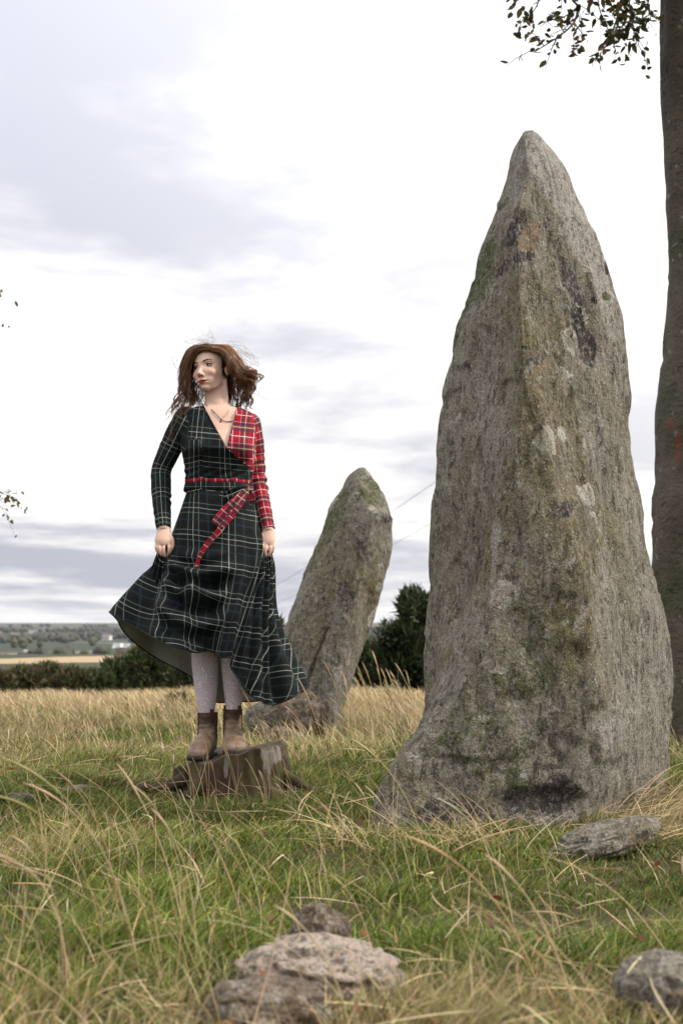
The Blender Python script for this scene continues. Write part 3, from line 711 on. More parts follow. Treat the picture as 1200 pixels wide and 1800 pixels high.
def fallen_leaves():
    r = np.random.default_rng(14); n = 110; x, y = scatter(n, 2.2, 7, r, .3); n = len(x)
    sh = x > -.3; x[~sh & (r.random(n) < .6)] += .7
    a = r.uniform(0, 2 * math.pi, n); L = r.uniform(.018, .034, n)
    B = np.c_[x, y, zg(x, y) + .035 + r.uniform(0, .03, n)]
    D1 = np.c_[L * np.cos(a), L * np.sin(a), r.normal(0, .012, n)]; D2 = np.c_[0 * x, 0 * x, r.normal(0.006, .006, n)]
    p = [ribbons(B, D1, D2, L * .6, pick([(.17, .065, .022), (.12, .045, .02), (.22, .11, .04)], (2, 2, 1), n, r), 4, 5, ([0, .3, .6, .9, 1], [.15, .9, 1, .4, 0]))]
    tag(link('fallen_leaves', veg_mesh('fallen_leaves', p), leaf_m), 'rusty fallen leaves scattered through the turf', 'leaves', kind='stuff')
fallen_leaves()

# ------------------------------------------------------------------ gorse
def bush(blobs, n, cols, wts, label, group, seed, size=.07, name='gorse_bush', cat='bush'):
    """blobs: (x, y, z, rx, ry, rz) in metres"""
    r = np.random.default_rng(seed); Bl = np.array(blobs, float)
    x0, y0 = Bl[:, 0].mean(), Bl[:, 1].mean(); z0 = zg1(x0, y0)
    root = empty(name, (x0, y0, z0), label, cat, group)
    vol = Bl[:, 3] * Bl[:, 5]; idx = r.choice(len(Bl), n, p=vol / vol.sum())
    U = r.normal(size=(n, 3)); U /= np.linalg.norm(U, axis=1)[:, None]; rad = r.random(n) ** .28
    tuft = fbm(U * 3.2 + idx[:, None] * 5, 3, seed)                       # uneven outline
    P = Bl[idx, :3] + U * Bl[idx, 3:] * (rad * (1 + .38 * tuft))[:, None]
    P[:, 2] = np.maximum(P[:, 2], zg(P[:, 0], P[:, 1]) + .02)
    d = U + r.normal(0, .6, (n, 3)) + [0, 0, .7]; d /= np.linalg.norm(d, axis=1)[:, None]; L = r.uniform(.6, 1.6, n)[:, None] * size
    c = pick(cols, wts, n, r, .3)
    p = ribbons(P - d * L * .4, d * L, r.normal(0, .25, (n, 3)) * L, np.full(n, size * .30), c, 2, seed, ([0, .5, 1], [.5, 1, 0]))
    link('foliage', veg_mesh('foliage', [p]), leaf_m, root)
    mb = MB()
    for b_ in Bl:
        base = np.array([x0 + .3 * (b_[0] - x0), y0 + .3 * (b_[1] - y0), z0 - .05])
        mb.tube(spline([base, (base + b_[:3]) / 2 + [.05, 0, .03], b_[:3] + [0, 0, b_[5] * .5]], 8), np.linspace(.035, .008, 8), 6)
    link('stem', mb.mesh('stem'), bark_dark, root)
    return root
bark_dark = plain_mat('dark_stem', (.06, .045, .03))
DARKG = [(.035, .05, .022), (.05, .068, .025), (.022, .034, .016), (.085, .095, .035)]
MIXG = [(.05, .07, .025), (.085, .105, .035), (.12, .075, .04), (.15, .09, .05), (.035, .05, .02)]
def B_(px, py, Y, rpx, rpy, dy=0, ry=None):
    p = W(px, py, Y + dy); s = Y / F_PX; return (*p, rpx * s, (ry or rpx) * s, rpy * s)
bush([B_(735, 1075, 17, 34, 42), B_(700, 1120, 17, 40, 34, -.1), B_(748, 1130, 17, 40, 60, .2), B_(720, 1060, 17, 22, 26, .1), B_(690, 1165, 17, 34, 34, -.1), B_(735, 1190, 17, 36, 30), B_(716, 1140, 17, 40, 46)],
     13000, DARKG, (3, 3, 3, 1), 'tall dark gorse bush between the two standing stones', None, 41, .085)
bush([B_(650, 1150, 18.5, 34, 26), B_(628, 1160, 18.5, 26, 24), B_(672, 1160, 18.5, 28, 24), B_(655, 1185, 18.5, 40, 22)], 7000, MIXG, (4, 3, .3, .2, 3), 'low green gorse bush right behind the leaning stone', None, 42, .085)
bush([B_(486, 1098, 20, 10, 14), B_(478, 1120, 20, 18, 22), B_(476, 1160, 20, 30, 40)], 5000, MIXG, (4, 4, .6, .4, 2), 'green gorse bush peeping out between the skirt and the leaning stone', None, 43, .08)
hedge_labels = ['russet bracken clump at the left edge of the far hedge', 'brown bracken clump in the hedge, second from the left', 'brown and green gorse bush in the hedge, third from the left', 'dark russet gorse bush in the middle of the far hedge',
                'dark green gorse bush in the hedge below the road end', 'green gorse bush in the hedge just left of the skirt', 'tallest green gorse bush in the hedge, below the skirt tip', 'low gorse bush in the hedge seen below the skirt hem']
for i, (px, top, brown) in enumerate(((-12, 1176, 1.6), (38, 1170, 1.8), (82, 1162, 1.2), (124, 1172, 1.5), (162, 1176, .3), (205, 1152, .15), (258, 1120, .2), (312, 1146, .3))):
    Y = 21.5 + (i % 3) * .7; h = (1215 - top) / 2
    bl = [B_(px, top + h * .9, Y, 26, h * .85), B_(px - 18, top + h * (1.1 + .35 * (i % 2)), Y, 20, h * .7, -.2), B_(px + 18, top + h * 1.15, Y, 20, h * .8, .1), B_(px + 4, 1215, Y, 30, 16)]
    bush(bl, 6000, MIXG, (3, 2.2, 1.6 * brown, 1.2 * brown, 3), hedge_labels[i], 'bushes along the hedge beyond the meadow', 60 + i, .08)
bush([B_(315, 1230, 12.2, 22, 10), B_(300, 1235, 12.2, 14, 8), B_(332, 1234, 12.2, 12, 7)], 2500, [(.09, .095, .03), (.15, .12, .05), (.06, .06, .02)], (3, 2, 2), 'small mossy tussock in the meadow left of her legs', None, 77, .04, 'tussock', 'tussock')

# ------------------------------------------------------------------ trees
def bark_material():
    m, g, b = new_mat('beech_bark'); p = g.obj()
    n = g.noise(g.scale(p, (1, 1, .5)), 9, 5, .6); bands = g.noise(g.scale(p, (1, 1, 2.2)), 6, 5, .65, 1.2)
    c = g.mix((.050, .043, .033), (.115, .098, .074), n)
    c = g.mix(c, (.045, .05, .025), g.math('MULTIPLY', g.step(g.noise(p, 3, 3), .48, .65), .7))
    c = g.mix(c, (.03, .025, .02), g.math('MULTIPLY', g.step(bands, .6, .72), .7))
    sp = g.voro(g.vmath('ADD', p, g.scale(g.noise(p, 30, 3, col=True), (.05, .05, .05))), 15); c = g.mix(c, (.21, .20, .17), g.math('MULTIPLY', g.step(sp, .24, .14), g.math('MULTIPLY', g.step(g.noise(p, 5, 2), .45, .6), .8)))
    c = g.mix(c, (.016, .013, .010), g.math('MULTIPLY', g.step(g.noise(g.scale(p, (1, 1, 1.6)), 12, 4, .7, 1.5), .58, .66), .85))
    c = g.mix(c, (.15, .14, .12), g.math('MULTIPLY', g.step(g.noise(p, 18, 4, .7), .64, .7), .6))
    c = g.mix(c, (.20, .03, .022), g.math('MULTIPLY', g.attr('paint'), g.step(g.noise(p, 60, 3), .38, .55)))
    g.put(b.inputs['Base Color'], c); h = g.math('ADD', g.math('ADD', n, g.math('MULTIPLY', bands, .5)), g.math('MULTIPLY', g.noise(p, 40, 4), .8))
    g.put(b.inputs['Normal'], g.bump(h, .9, .015)); return m
bark_m = bark_material()
def leaves_at(P, r, size, cols, wts):
    n = len(P); a = r.uniform(0, 2 * math.pi, n); L = size * r.uniform(.6, 1.25, n)
    el = r.normal(-.45, .55, n)
    D1 = np.c_[np.cos(a) * np.cos(el), np.sin(a) * np.cos(el), np.sin(el)] * L[:, None]
    D2 = r.normal(0, .18, (n, 3)) * L[:, None]
    return ribbons(P, D1, D2, L * .62, pick(cols, wts, n, r, .25), 4, int(r.integers(1e6)), ([0, .25, .55, .85, 1], [.12, .85, 1, .5, 0]))
LEAF = [(.06, .068, .018), (.10, .10, .026), (.13, .085, .03), (.04, .042, .014), (.18, .13, .04)]
def twigs(starts, r, depth_jit, leaf_gap=.05, size=.055):
    """drooping sprays: each start is a polyline; side twigs and leaves are grown along it"""
    mb = MB(); pts = []
    for poly, rad in starts:
        P = spline(poly, 26); mb.tube(P[::2], np.linspace(rad, rad * .35, 13), 5)
        seg = np.linalg.norm(np.diff(P, axis=0), axis=1).sum()
        for k in range(max(4, int(seg / .075))):
            i = int(r.uniform(4, 25)); d = P[min(i + 1, 25)] - P[i - 1]; d /= np.linalg.norm(d) + 1e-9
            q = d + r.normal(0, .75, 3) * [1, 1, .7] + [0, 0, -.12]; q /= np.linalg.norm(q); L = r.uniform(.08, .26)
            T = spline([P[i], P[i] + q * L * .5 + [0, 0, .012], P[i] + q * L + [0, 0, -.02]], 8)
            mb.tube(T[[0, 2, 5, 7]], np.linspace(rad * .4, rad * .15, 4), 3)
            m_ = max(2, int(L / leaf_gap * r.uniform(.5, 1.4))); t = r.uniform(1.5, 7, m_).astype(int)
            pts.append(T[t] + r.normal(0, .012, (m_, 3))); pts.append(T[-1:] + r.normal(0, .008, (1, 3)))
    return mb, np.vstack(pts)

def right_tree():
    r = np.random.default_rng(21); Y = 8.6
    ctr = [(1196, 1420), (1198, 1280), (1206, 1120), (1207, 950), (1214, 800), (1219, 650), (1226, 480), (1225, 250), (1222, 60), (1222, -150), (1228, -420), (1236, -760)]
    hw = [66, 60, 58, 62, 62, 60, 54, 56, 66, 66, 56, 40]
    C = np.array([W(x, y, Y) for x, y in ctr]); zs = np.linspace(C[0, 2], C[-1, 2], 150)
    P = np.stack([np.interp(zs, C[:, 2], C[:, k]) for k in range(3)], -1); P = gsmooth(P, 3)
    R = gsmooth(np.interp(zs, C[:, 2], np.array(hw) * Y / F_PX), 3)
    mb = MB(); mb.tube(P, R, 90, up=[1, 0, 0]); me = mb.mesh('trunk'); V = coords(me); Nn = normals(me)
    V = V + Nn * (.022 * fbm(V * [3, 3, 2], 3, 2) - .012 * sstep(fbm(V * [7, 7, 9], 3, 19), .25, .4) + .014 * fbm(V * [9, 9, 6], 3, 5) * sstep(V[:, 2], 2.6, 1.6) + .004 * fbm(V * 30, 2, 7))[:, None]
    set_coords(me, V); px, py = to_px(V)
    add_attr(me, 'paint', mx(blob(px, py, 1190, 785, 3, 28, 3, .4), blob(px, py, 1180, 745, 7, 9, 0, .5) * .7) * (Nn[:, 1] < 0))
    root = empty('beech_tree', (P[0, 0], Y, zg1(P[0, 0], Y)), 'beech tree with smooth dark trunk at the right edge', 'tree')
    link('trunk', me, bark_m, root)
    # limbs and leafy sprays
    mb = MB(); top = P[-1]
    ends = []
    for k in range(11):
        i = int(np.interp(k, [0, 10], [96, 148])); a = [2.9, -.4, 1.4, 4.2, 2.2, .5, 3.6, 5.4, 1.0, 2.7, 4.7][k]; L = r.uniform(1.5, 2.6)
        d = np.array([math.cos(a), math.sin(a), r.uniform(.35, .9)]); T = spline([P[i], P[i] + d * L * .5 + [0, 0, .1], P[i] + d * L + [0, 0, -.05]], 14)
        mb.tube(T, np.linspace(R[i] * .42, .015, 14), 10); ends.append(T)
    me = mb.mesh('branch'); add_attr(me, 'paint', np.zeros(len(me.vertices))); link('branch', me, bark_m, root)
    # sprays drooping into the picture, hung from a limb that leaves the trunk above the frame
    D = 8.3
    limb = spline([P[112], W(1130, -230, D + .1), W(1050, -175, D), W(960, -110, D), W(900, -60, D)], 30)
    st = [([W(1000, -145, D), W(985, -60, D), W(1003, -5, D), W(1015, 12, D - .05), W(1008, 40, D - .08), W(985, 62, D - .1), W(960, 78, D - .1), W(928, 98, D - .1)], .010),
          ([W(1100, -205, D), W(1098, -60, D), W(1088, 10, D), W(1078, 50, D - .05), W(1070, 68, D)], .009),
          ([W(1100, -205, D), W(1060, -60, D), W(1050, 0, D + .1), W(1062, 40, D + .1), W(1078, 70, D + .1)], .007),
          ([W(1140, -235, D), W(1150, -90, D), W(1142, -10, D), W(1128, 30, D), W(1120, 60, D), W(1122, 84, D)], .008),
          ([W(1140, -235, D), W(1120, -90, D + .1), W(1105, -10, D + .1), W(1108, 30, D), W(1090, 60, D)], .008),
          ([W(960, -110, D), W(955, -30, D), W(945, 5, D), W(930, 30, D), W(924, 40, D)], .006),
          ([W(925, -80, D), W(915, -30, D), W(905, 5, D)], .005),
          ([W(1015, 12, D - .05), W(990, 30, D - .15), W(965, 36, D - .2), W(945, 50, D - .2)], .005),
          ([W(1008, 40, D - .08), W(1020, 55, D), W(1030, 72, D)], .004),
          ([W(1078, 30, D), W(1100, 50, D), W(1092, 74, D)], .004)]
    for k in range(14):
        x = r.uniform(900, 1290); st.append(([W(x, -160 - r.uniform(0, 80), D + r.uniform(-.5, .5)), W(x + r.normal(0, 30), -110, D + r.uniform(-.5, .5)), W(x + r.normal(0, 40), -60, D + r.uniform(-.5, .5))], .006))
    for T in ends:
        for k in range(6):
            q = T[int(r.uniform(5, 13))]; st.append(([q, q + r.normal(0, .25, 3), q + r.normal(0, .35, 3) + [0, 0, -.2]], .006))
    mbt, pts = twigs(st, r, 0, .026)
    mbt.tube(limb, np.linspace(.05, .012, 30), 8)
    me = mbt.mesh('twigs'); add_attr(me, 'paint', np.zeros(len(me.vertices)))
    crown = link('crown', veg_mesh('crown', [leaves_at(pts, r, .047, LEAF, (4, 3, 2, 3, .8))]), leaf_m, root)
    link('twig', me, bark_m, crown)
right_tree()
def left_tree():
    r = np.random.default_rng(22); Y = 11.0; x0 = -5.4
    root = empty('beech_tree', (x0, Y, zg1(x0, Y)), 'tree outside the left edge whose leaf tips reach in', 'tree')
    P = spline([(x0, Y, -.2), (x0 + .05, Y, 1.5), (x0 - .05, Y, 3), (x0, Y, 4.6), (x0 + .1, Y, 6.5)], 60); R = np.linspace(.26, .09, 60)
    mb = MB(); mb.tube(P, R, 40); me = mb.mesh('trunk'); V = coords(me); V += normals(me) * (.015 * fbm(V * 4, 3, 2))[:, None]; set_coords(me, V)
    add_attr(me, 'paint', np.zeros(len(V))); link('trunk', me, bark_m, root)
    mb = MB(); st = []
    for px, py in ((-18, 872), (-34, 545), (-36, 480)):
        e = W(px, py, Y); i = int(np.clip(np.interp(e[2] - .5, P[:, 2], np.arange(60)), 10, 55))
        T = spline([P[i], (P[i] + e) / 2 + [0, 0, .25], e], 16); mb.tube(T, np.linspace(R[i] * .4, .008, 16), 8)
        for k in range(9): q = T[int(r.uniform(4, 15))]; st.append(([q, q + r.normal(0, .12, 3), q + r.normal(0, .2, 3) + [-.05, 0, -.1]], .006))
        if py == 872: st += [([T[-1], W(-4, 876, Y), W(6, 884, Y)], .005), ([T[-1], W(-4, 888, Y), W(10, 895, Y)], .005), ([T[-2], W(-4, 866, Y), W(4, 868, Y)], .004)]
        else: st += [([T[-1], W(-20, py + 10, Y), W(-10, py + 25, Y)], .004)]
    for k in range(8):
        i = int(r.uniform(28, 58)); a = r.uniform(1.5, 5); d = np.array([math.cos(a), math.sin(a), .6]); T = spline([P[i], P[i] + d, P[i] + d * 1.8], 12)
        mb.tube(T, np.linspace(R[i] * .4, .012, 12), 8)
        for j in range(7): q = T[int(r.uniform(4, 11))]; st.append(([q, q + r.normal(0, .25, 3), q + r.normal(0, .4, 3)], .006))
    me = mb.mesh('branch'); add_attr(me, 'paint', np.zeros(len(me.vertices))); link('branch', me, bark_m, root)
    mbt, pts = twigs(st, r, 0, .05); me = mbt.mesh('twig'); add_attr(me, 'paint', np.zeros(len(me.vertices)))
    crown = link('crown', veg_mesh('crown', [leaves_at(pts, r, .042, LEAF, (4, 3, 2, 3, .8))]), leaf_m, root)
    link('twig', me, bark_m, crown)
left_tree()

# ------------------------------------------------------------------ far woodland, houses, wires
def far_wood():
    r = np.random.default_rng(31); bm = bmesh.new(); bmesh.ops.create_icosphere(bm, subdivisions=2, radius=1); U = np.array([v.co[:] for v in bm.verts]); Fc = np.array([[v.index for v in f.verts] for f in bm.faces]); bm.free()
    V, T, C = [], [], []; o = 0
    pts = []
    def belt(n, d0, d1, a0, a1, thr, h0, h1):
        d = r.uniform(d0, d1, n); a = r.uniform(a0, a1, n); x, y = d * np.sin(a), d * np.cos(a)
        k = fbm(np.c_[x / 120, y / 260, 0 * x], 3, 71) > thr
        for xx, yy in zip(x[k], y[k]):
            if abs(xx - np.interp(yy, [840, 905, 1000, 1150, 1330, 1480, 1560], [-260, -200, -168, -178, -205, -232, -300])) < 24 and yy < 1600: continue
            pts.append((xx, yy, r.uniform(h0, h1)))
    belt(2000, 1060, 2100, -.33, .33, -.02, 5, 9)
    belt(1200, 2100, 3200, -.33, .33, -.05, 6, 11)
    belt(500, 3150, 3500, -.33, .33, -.2, 8, 12)
    belt(260, 540, 900, -.33, .3, .12, 4, 7)
    belt(90, 4300, 4700, -.3, .3, -.1, 10, 14)
    base = [(.045, .055, .03), (.06, .06, .03), (.075, .055, .035), (.035, .045, .03), (.09, .085, .04)]
    shapes = [U * (1 + .35 * fbm(U * 2 + r.random(3) * 9, 2, 5)[:, None]) for k in range(16)]; pa = np.array(pts); pz = zg(pa[:, 0], pa[:, 1])
    for (x, y, h), z in zip(pts, pz):
        R = h * r.uniform(.45, .8)
        v = shapes[int(r.integers(16))] * [R, R, h * .55] + [x, y, z + h * .5]
        c = pick(base, (3, 3, 2, 3, 1), 1, r, .2)[0]
        V.append(v); T.append(Fc + o); C.append(np.repeat([c], len(v), 0)); o += len(v)
    me = mesh_np('far_woodland', np.vstack(V), np.vstack(T), False); add_attr(me, 'Col', np.vstack(C), 'FLOAT_COLOR')
    tag(link('far_woodland', me, leaf_m), 'woods and hedgerows massed on the far hillside', 'woodland', kind='stuff')
far_wood()
roof_m = plain_mat('slate_roof', (.12, .12, .13)); wall_m = plain_mat('harled_wall', (.62, .6, .56)); pane_m = plain_mat('dark_pane', (.05, .06, .07), .2)
def house(px, Y, w, label, rot):
    x = (px - 600) / F_PX * Y; z = zg1(x, Y); root = empty('farmhouse', (x, Y, z), label, 'house', 'houses on the far hillside')
    c, s = math.cos(rot), math.sin(rot); M = np.array([[c, -s, 0], [s, c, 0], [0, 0, 1]]); O = np.array([x, Y, z])
    mb = MB(); mb.box(O + [0, 0, 2.5], (w / 2, 3.5, 3.2), M); link('wall', mb.mesh('wall', False), wall_m, root)
    mb = MB(); P = np.array([[-w / 2 - .3, -4, 5.7], [w / 2 + .3, -4, 5.7], [w / 2 + .3, 4, 5.7], [-w / 2 - .3, 4, 5.7], [-w / 2 - .3, 0, 9.0], [w / 2 + .3, 0, 9.0]]) @ M.T + O
    mb.add(P, [[0, 1, 5, 4], [2, 3, 4, 5], [3, 2, 1, 0]], [[0, 4, 3], [1, 2, 5]]); link('roof', mb.mesh('roof', False), roof_m, root)
    for k in (-1, 0, 1):
        mb = MB(); mb.box(O + M @ np.array([k * w * .3, -3.52, 2.8]), (.8, .06, .9), M); link('window', mb.mesh('window', False), pane_m, root)
house(262, 1480, 12, 'pale farmhouse on the far slope above the skirt tip', .3)
house(190, 1780, 11, 'small white house on the far slope right of the road', -.4)
house(60, 2300, 14, 'grey house among far trees at the upper left', .2)
sign_g = plain_mat('sign_green', (.02, .16, .09), bump=0); post_m = plain_mat('galvanised_post', (.3, .3, .3))
for px, Y, label in ((76, 905, 'green road sign beside the far road'), (50, 880, 'pale green road sign left of the far road')):
    x = (px - 600) / F_PX * Y; z = zg1(x, Y); root = empty('road_sign', (x, Y, z), label, 'sign', 'signs beside the far road')
    for s_ in (-1, 1): mb = MB(); mb.tube([(x + s_ * 1.2, Y, z - .3), (x + s_ * 1.2, Y, z + 3.4)], .09, 6); link('post', mb.mesh('post'), post_m, root)
    mb = MB(); mb.box((x, Y - .12, z + 2.6), (1.9, .04, 1.0)); link('panel', mb.mesh('panel', False), sign_g if px == 76 else wall_m, root)

wire_m = plain_mat('wire', (.10, .10, .11), .5, bump=0); pole_m = plain_mat('creosoted_pole', (.09, .065, .045))
def pole(x, y, h, label):
    z = zg1(x, y); root = empty('utility_pole', (x, y, z), label, 'utility pole', 'poles carrying the wires')
    mb = MB(); mb.tube([(x, y, z - .5), (x, y, z + h * .5), (x, y, z + h)], [.15, .13, .11], 12); link('post', mb.mesh('post'), pole_m, root)
    mb = MB(); mb.box((x, y - .14, z + h - .3), (1.0, .05, .06)); link('crossarm', mb.mesh('crossarm', False), pole_m, root)
    for k in (-.9, .9): mb = MB(); mb.tube([(x + k, y - .14, z + h - .24), (x + k, y - .14, z + h - .08)], [.045, .03], 8); link('insulator', mb.mesh('insulator'), post_m, root)
    return np.array([x, y - .14, z + h - .08])
nearp = W(905, 790, 34); farp = W(395, 1085, 95)
A = pole(nearp[0], nearp[1], nearp[2] - zg1(nearp[0], nearp[1]), 'wooden pole hidden behind the tall stone')
Bp = pole(farp[0], farp[1], farp[2] - zg1(farp[0], farp[1]), 'wooden pole far off behind the woman')
for k, nm in ((-.9, 'upper thin overhead wire crossing behind the leaning stone'), (.9, 'lower thin overhead wire crossing behind the leaning stone')):
    t = np.linspace(0, 1, 40)[:, None]; P = (A + [k, 0, 0]) * (1 - t) + (Bp + [k, 0, 0]) * t - np.array([0, 0, 1]) * (4 * t * (1 - t)) * .35
    mb = MB(); mb.tube(P, .0065, 5); o = link('overhead_wire', mb.mesh('overhead_wire'), wire_m); tag(o, nm, 'wire')

# air over the valley
hz = MB(); hz.box((0, 0, 45), (9600, 9600, 66)); hm = bpy.data.materials.new('haze'); hm.use_nodes = True; nt = hm.node_tree; nt.nodes.clear()
pv = nt.nodes.new('ShaderNodeVolumePrincipled'); pv.inputs['Color'].default_value = (.80, .86, .97, 1); pv.inputs['Density'].default_value = .000045; pv.inputs['Anisotropy'].default_value = .2
no = nt.nodes.new('ShaderNodeOutputMaterial'); nt.links.new(pv.outputs[0], no.inputs['Volume'])
tag(link('haze', hz.mesh('haze', False), hm), kind='stuff')
# ------------------------------------------------------------------ the woman
KP = YW / F_PX                                        # metres per picture unit at her distance
def Q(px, py, dy=0.0): return W(px, py, YW + dy)
woman = empty('person', tuple(Q(388, 1323)), 'woman in green and red tartan wrap dress standing on the stump', 'person')

# head frame: turned towards the left of the picture and tipped a little
TH, RO, PI_ = math.radians(28), math.radians(8), math.radians(2)
fwd = np.array([-math.sin(TH), -math.cos(TH), 0.]); lft = np.array([math.cos(TH), -math.sin(TH), 0.]); upv = np.array([0, 0, 1.])
up2 = upv * math.cos(RO) - lft * math.sin(RO); lft2 = lft * math.cos(RO) + upv * math.sin(RO)
fw2 = fwd * math.cos(PI_) + up2 * math.sin(PI_); up3 = up2 * math.cos(PI_) - fwd * math.sin(PI_)
MH = np.stack([lft2, up3, fw2], 1)                    # columns: her left, up, forward
HC = Q(370.5, 650.5, -.005); HS = .94
def H(u, v, w): return HC + MH @ (np.array([u, v, w], float) * HS)
def to_head(P): return (P - HC) @ MH / HS

def torso_rings(rows, grow=0.0, n=72):
    a = np.arange(n) / n * 2 * math.pi; ca, sa = np.cos(a), np.sin(a); e = 2 / 2.35
    ex = np.sign(ca) * np.abs(ca) ** e; ey = np.sign(sa) * np.abs(sa) ** e; rings = []
    for py, xl, xr, yc, th in rows:
        p = Q((xl + xr) / 2, py, 0); hx = (xr - xl) / 2 * KP + grow; hy = th + grow
        rings.append(np.stack([p[0] + hx * ex, YW + yc + hy * ey, np.full(n, p[2])], -1))
    return rings
TORSO = [(700, 360, 402, .012, .050), (708, 358, 405, .010, .052), (715, 352, 412, .008, .056), (719, 334, 426, .006, .062), (724, 324, 438, .004, .068), (731, 316, 446, .002, .073), (742, 312, 450, 0, .080),
         (760, 317, 450, -.006, .090), (778, 321, 449, -.016, .104), (795, 323, 447, -.020, .112), (815, 326, 445, -.008, .098), (835, 328, 442, .0, .088), (852, 329, 440, .0, .086),
         (875, 324, 446, .004, .095), (900, 315, 454, .006, .108), (930, 307, 461, .008, .118), (965, 308, 460, .008, .116), (1000, 318, 452, .005, .1)]
ARM_L = [(328, 734, .004, 20), (312, 764, .012, 20), (296, 797, .026, 18), (284, 826, .030, 16.5), (283, 852, .012, 16.5), (285, 895, -.035, 14), (288, 932, -.075, 11.5)]
ARM_R = [(438, 744, .006, 19), (446, 775, .026, 16.5), (450, 812, .046, 15), (453, 842, .046, 14), (459, 874, .018, 13), (466, 906, -.022, 11.5), (472, 934, -.055, 10.5)]
def limb(mb, pts, grow=0.0, n=40, seg=28, sc=1.0):
    P = spline([Q(*p[:3]) for p in pts], n); r = np.interp(np.linspace(0, 1, n), np.linspace(0, 1, len(pts)), [p[3] for p in pts]) * KP * sc + grow
    mb.tube(P, r, seg); return P, r

def build_body():
    mb = MB()
    mb.loft(torso_rings(TORSO, -.006))
    mb.ball(Q(354, 787, -.076), (.050, .050, .052)); mb.ball(Q(423, 789, -.074), (.048, .048, .050))
    limb(mb, ARM_L, -.004); limb(mb, ARM_R, -.004)
    mb.ball(Q(329, 741, .004), 18 * KP); mb.ball(Q(437, 746, .006), 17 * KP)
    # neck into the skull
    mb.tube(spline([Q(383, 735, .012), Q(382, 716, .010), Q(380, 700, .012), H(0, -.045, -.03), H(0, .0, -.03)], 20), np.interp(np.linspace(0, 1, 20), [0, .2, .5, .75, 1], np.array([27, 22.5, 20.5, 20, 20]) * KP), 30)
    # sternomastoid hints
    mb.tube([H(.052, -.05, -.02), Q(398, 704, -.020), Q(391, 716, -.034)], [.014, .011, .006], 10)
    # head
    mb.ball(H(0, .028, -.014), (.073, .079, .094), M=MH * HS, seg=40, rings=30)
    mb.ball(H(0, -.015, .018), (.063, .076, .068), M=MH * HS, seg=40, rings=30)
    mb.ball(H(0, -.052, .038), (.049, .045, .045), M=MH * HS, seg=30, rings=24)
    mb.ball(H(0, -.086, .050), (.023, .021, .026), M=MH * HS, seg=24, rings=18)
    for s in (-1, 1):
        mb.ball(H(s * .036, -.030, .047), (.025, .024, .026), M=MH * HS)           # cheeks
        mb.ball(H(s * .074, -.016, -.016), (.008, .028, .017), M=MH * HS)           # ears
        mb.ball(H(s * .043, -.058, .006), (.012, .022, .030), M=MH * HS); mb.tube([H(s * .045, -.066, .0), H(s * .030, -.084, .030), H(0, -.092, .052)], [.012, .013, .014], 12)            # jaw
    mb.tube([H(0, .012, .074), H(0, -.008, .081), H(0, -.026, .092), H(0, -.035, .0955), H(0, -.040, .090)], [.0068, .0066, .0076, .0094, .0078], 14)
    for s in (-1, 1): mb.ball(H(s * .0105, -.041, .086), (.0062, .0055, .008), M=MH * HS)
    # legs
    for pts in ([(364, 985, .0, 34), (362, 1060, .0, 26), (361, 1115, -.01, 23), (361, 1160, .005, 22), (363, 1200, .01, 18.5), (364, 1245, .01, 13.5), (365, 1285, .01, 13)],
                [(410, 985, .0, 34), (411, 1060, .0, 25), (411, 1115, -.01, 22), (410, 1160, .005, 20), (411, 1200, .01, 17.5), (412, 1240, .01, 13), (412, 1282, .01, 12.5)]):
        limb(mb, pts)
    # hands: palm, four fingers, thumb
    def hand(palm, fingers, thumb, r_f):
        mb.tube(spline([Q(*p[:3]) for p in palm], 14), np.interp(np.linspace(0, 1, 14), np.linspace(0, 1, len(palm)), [p[3] for p in palm]) * KP, 20, flat=.55, up=[1, 0, 0])
        for f, k in fingers: mb.tube(spline([Q(*p) for p in f], 14), np.linspace(1, .72, 14) * r_f * k * KP, 12)
        mb.tube(spline([Q(*p) for p in thumb], 14), np.interp(np.linspace(0, 1, 14), [0, .4, 1], [1.5, 1.1, .8]) * r_f * KP, 12)
    hand([(288, 928, -.072, 11.5), (288, 938, -.080, 13), (287, 950, -.088, 15), (287, 958, -.090, 13.5)],
         [([(276, 952, -.088), (274, 962, -.100), (278, 972, -.094), (284, 974, -.080)], .88), ([(282, 954, -.092), (280, 966, -.106), (284, 976, -.098), (288, 976, -.082)], 1.0),
          ([(289, 955, -.093), (288, 967, -.106), (290, 978, -.098), (292, 977, -.084)], 1.0), ([(296, 953, -.090), (297, 965, -.102), (296, 975, -.096), (294, 976, -.084)], .95)],
         [(296, 938, -.082), (303, 949, -.090), (304, 961, -.092), (300, 974, -.090)], 3.0)
    hand([(472, 930, -.052, 10.5), (472, 940, -.058, 11.5), (471, 950, -.064, 12.5), (471, 957, -.066, 11.5)],
         [([(464, 950, -.068), (461, 962, -.080), (461, 972, -.076), (464, 976, -.064)], .95), ([(469, 953, -.068), (467, 966, -.082), (467, 977, -.076), (469, 977, -.062)], 1.0),
          ([(475, 953, -.066), (475, 966, -.078), (473, 977, -.072), (472, 976, -.060)], 1.0), ([(480, 951, -.062), (481, 962, -.072), (479, 971, -.068), (476, 972, -.058)], .86)],
         [(464, 938, -.058), (459, 948, -.066), (458, 960, -.072), (461, 970, -.074)], 2.9)
    me = remesh(mb, 'body', .0035, 2, .5)
    # blend the head, then finer faces on the face
    bm = bmesh.new(); bm.from_mesh(me); bm.verts.ensure_lookup_table()
    V = np.array([v.co[:] for v in bm.verts]); Lh = to_head(V)
    nose = (np.abs(Lh[:, 0]) < .022) & (Lh[:, 1] > -.052) & (Lh[:, 1] < -.012) & (Lh[:, 2] > .07)
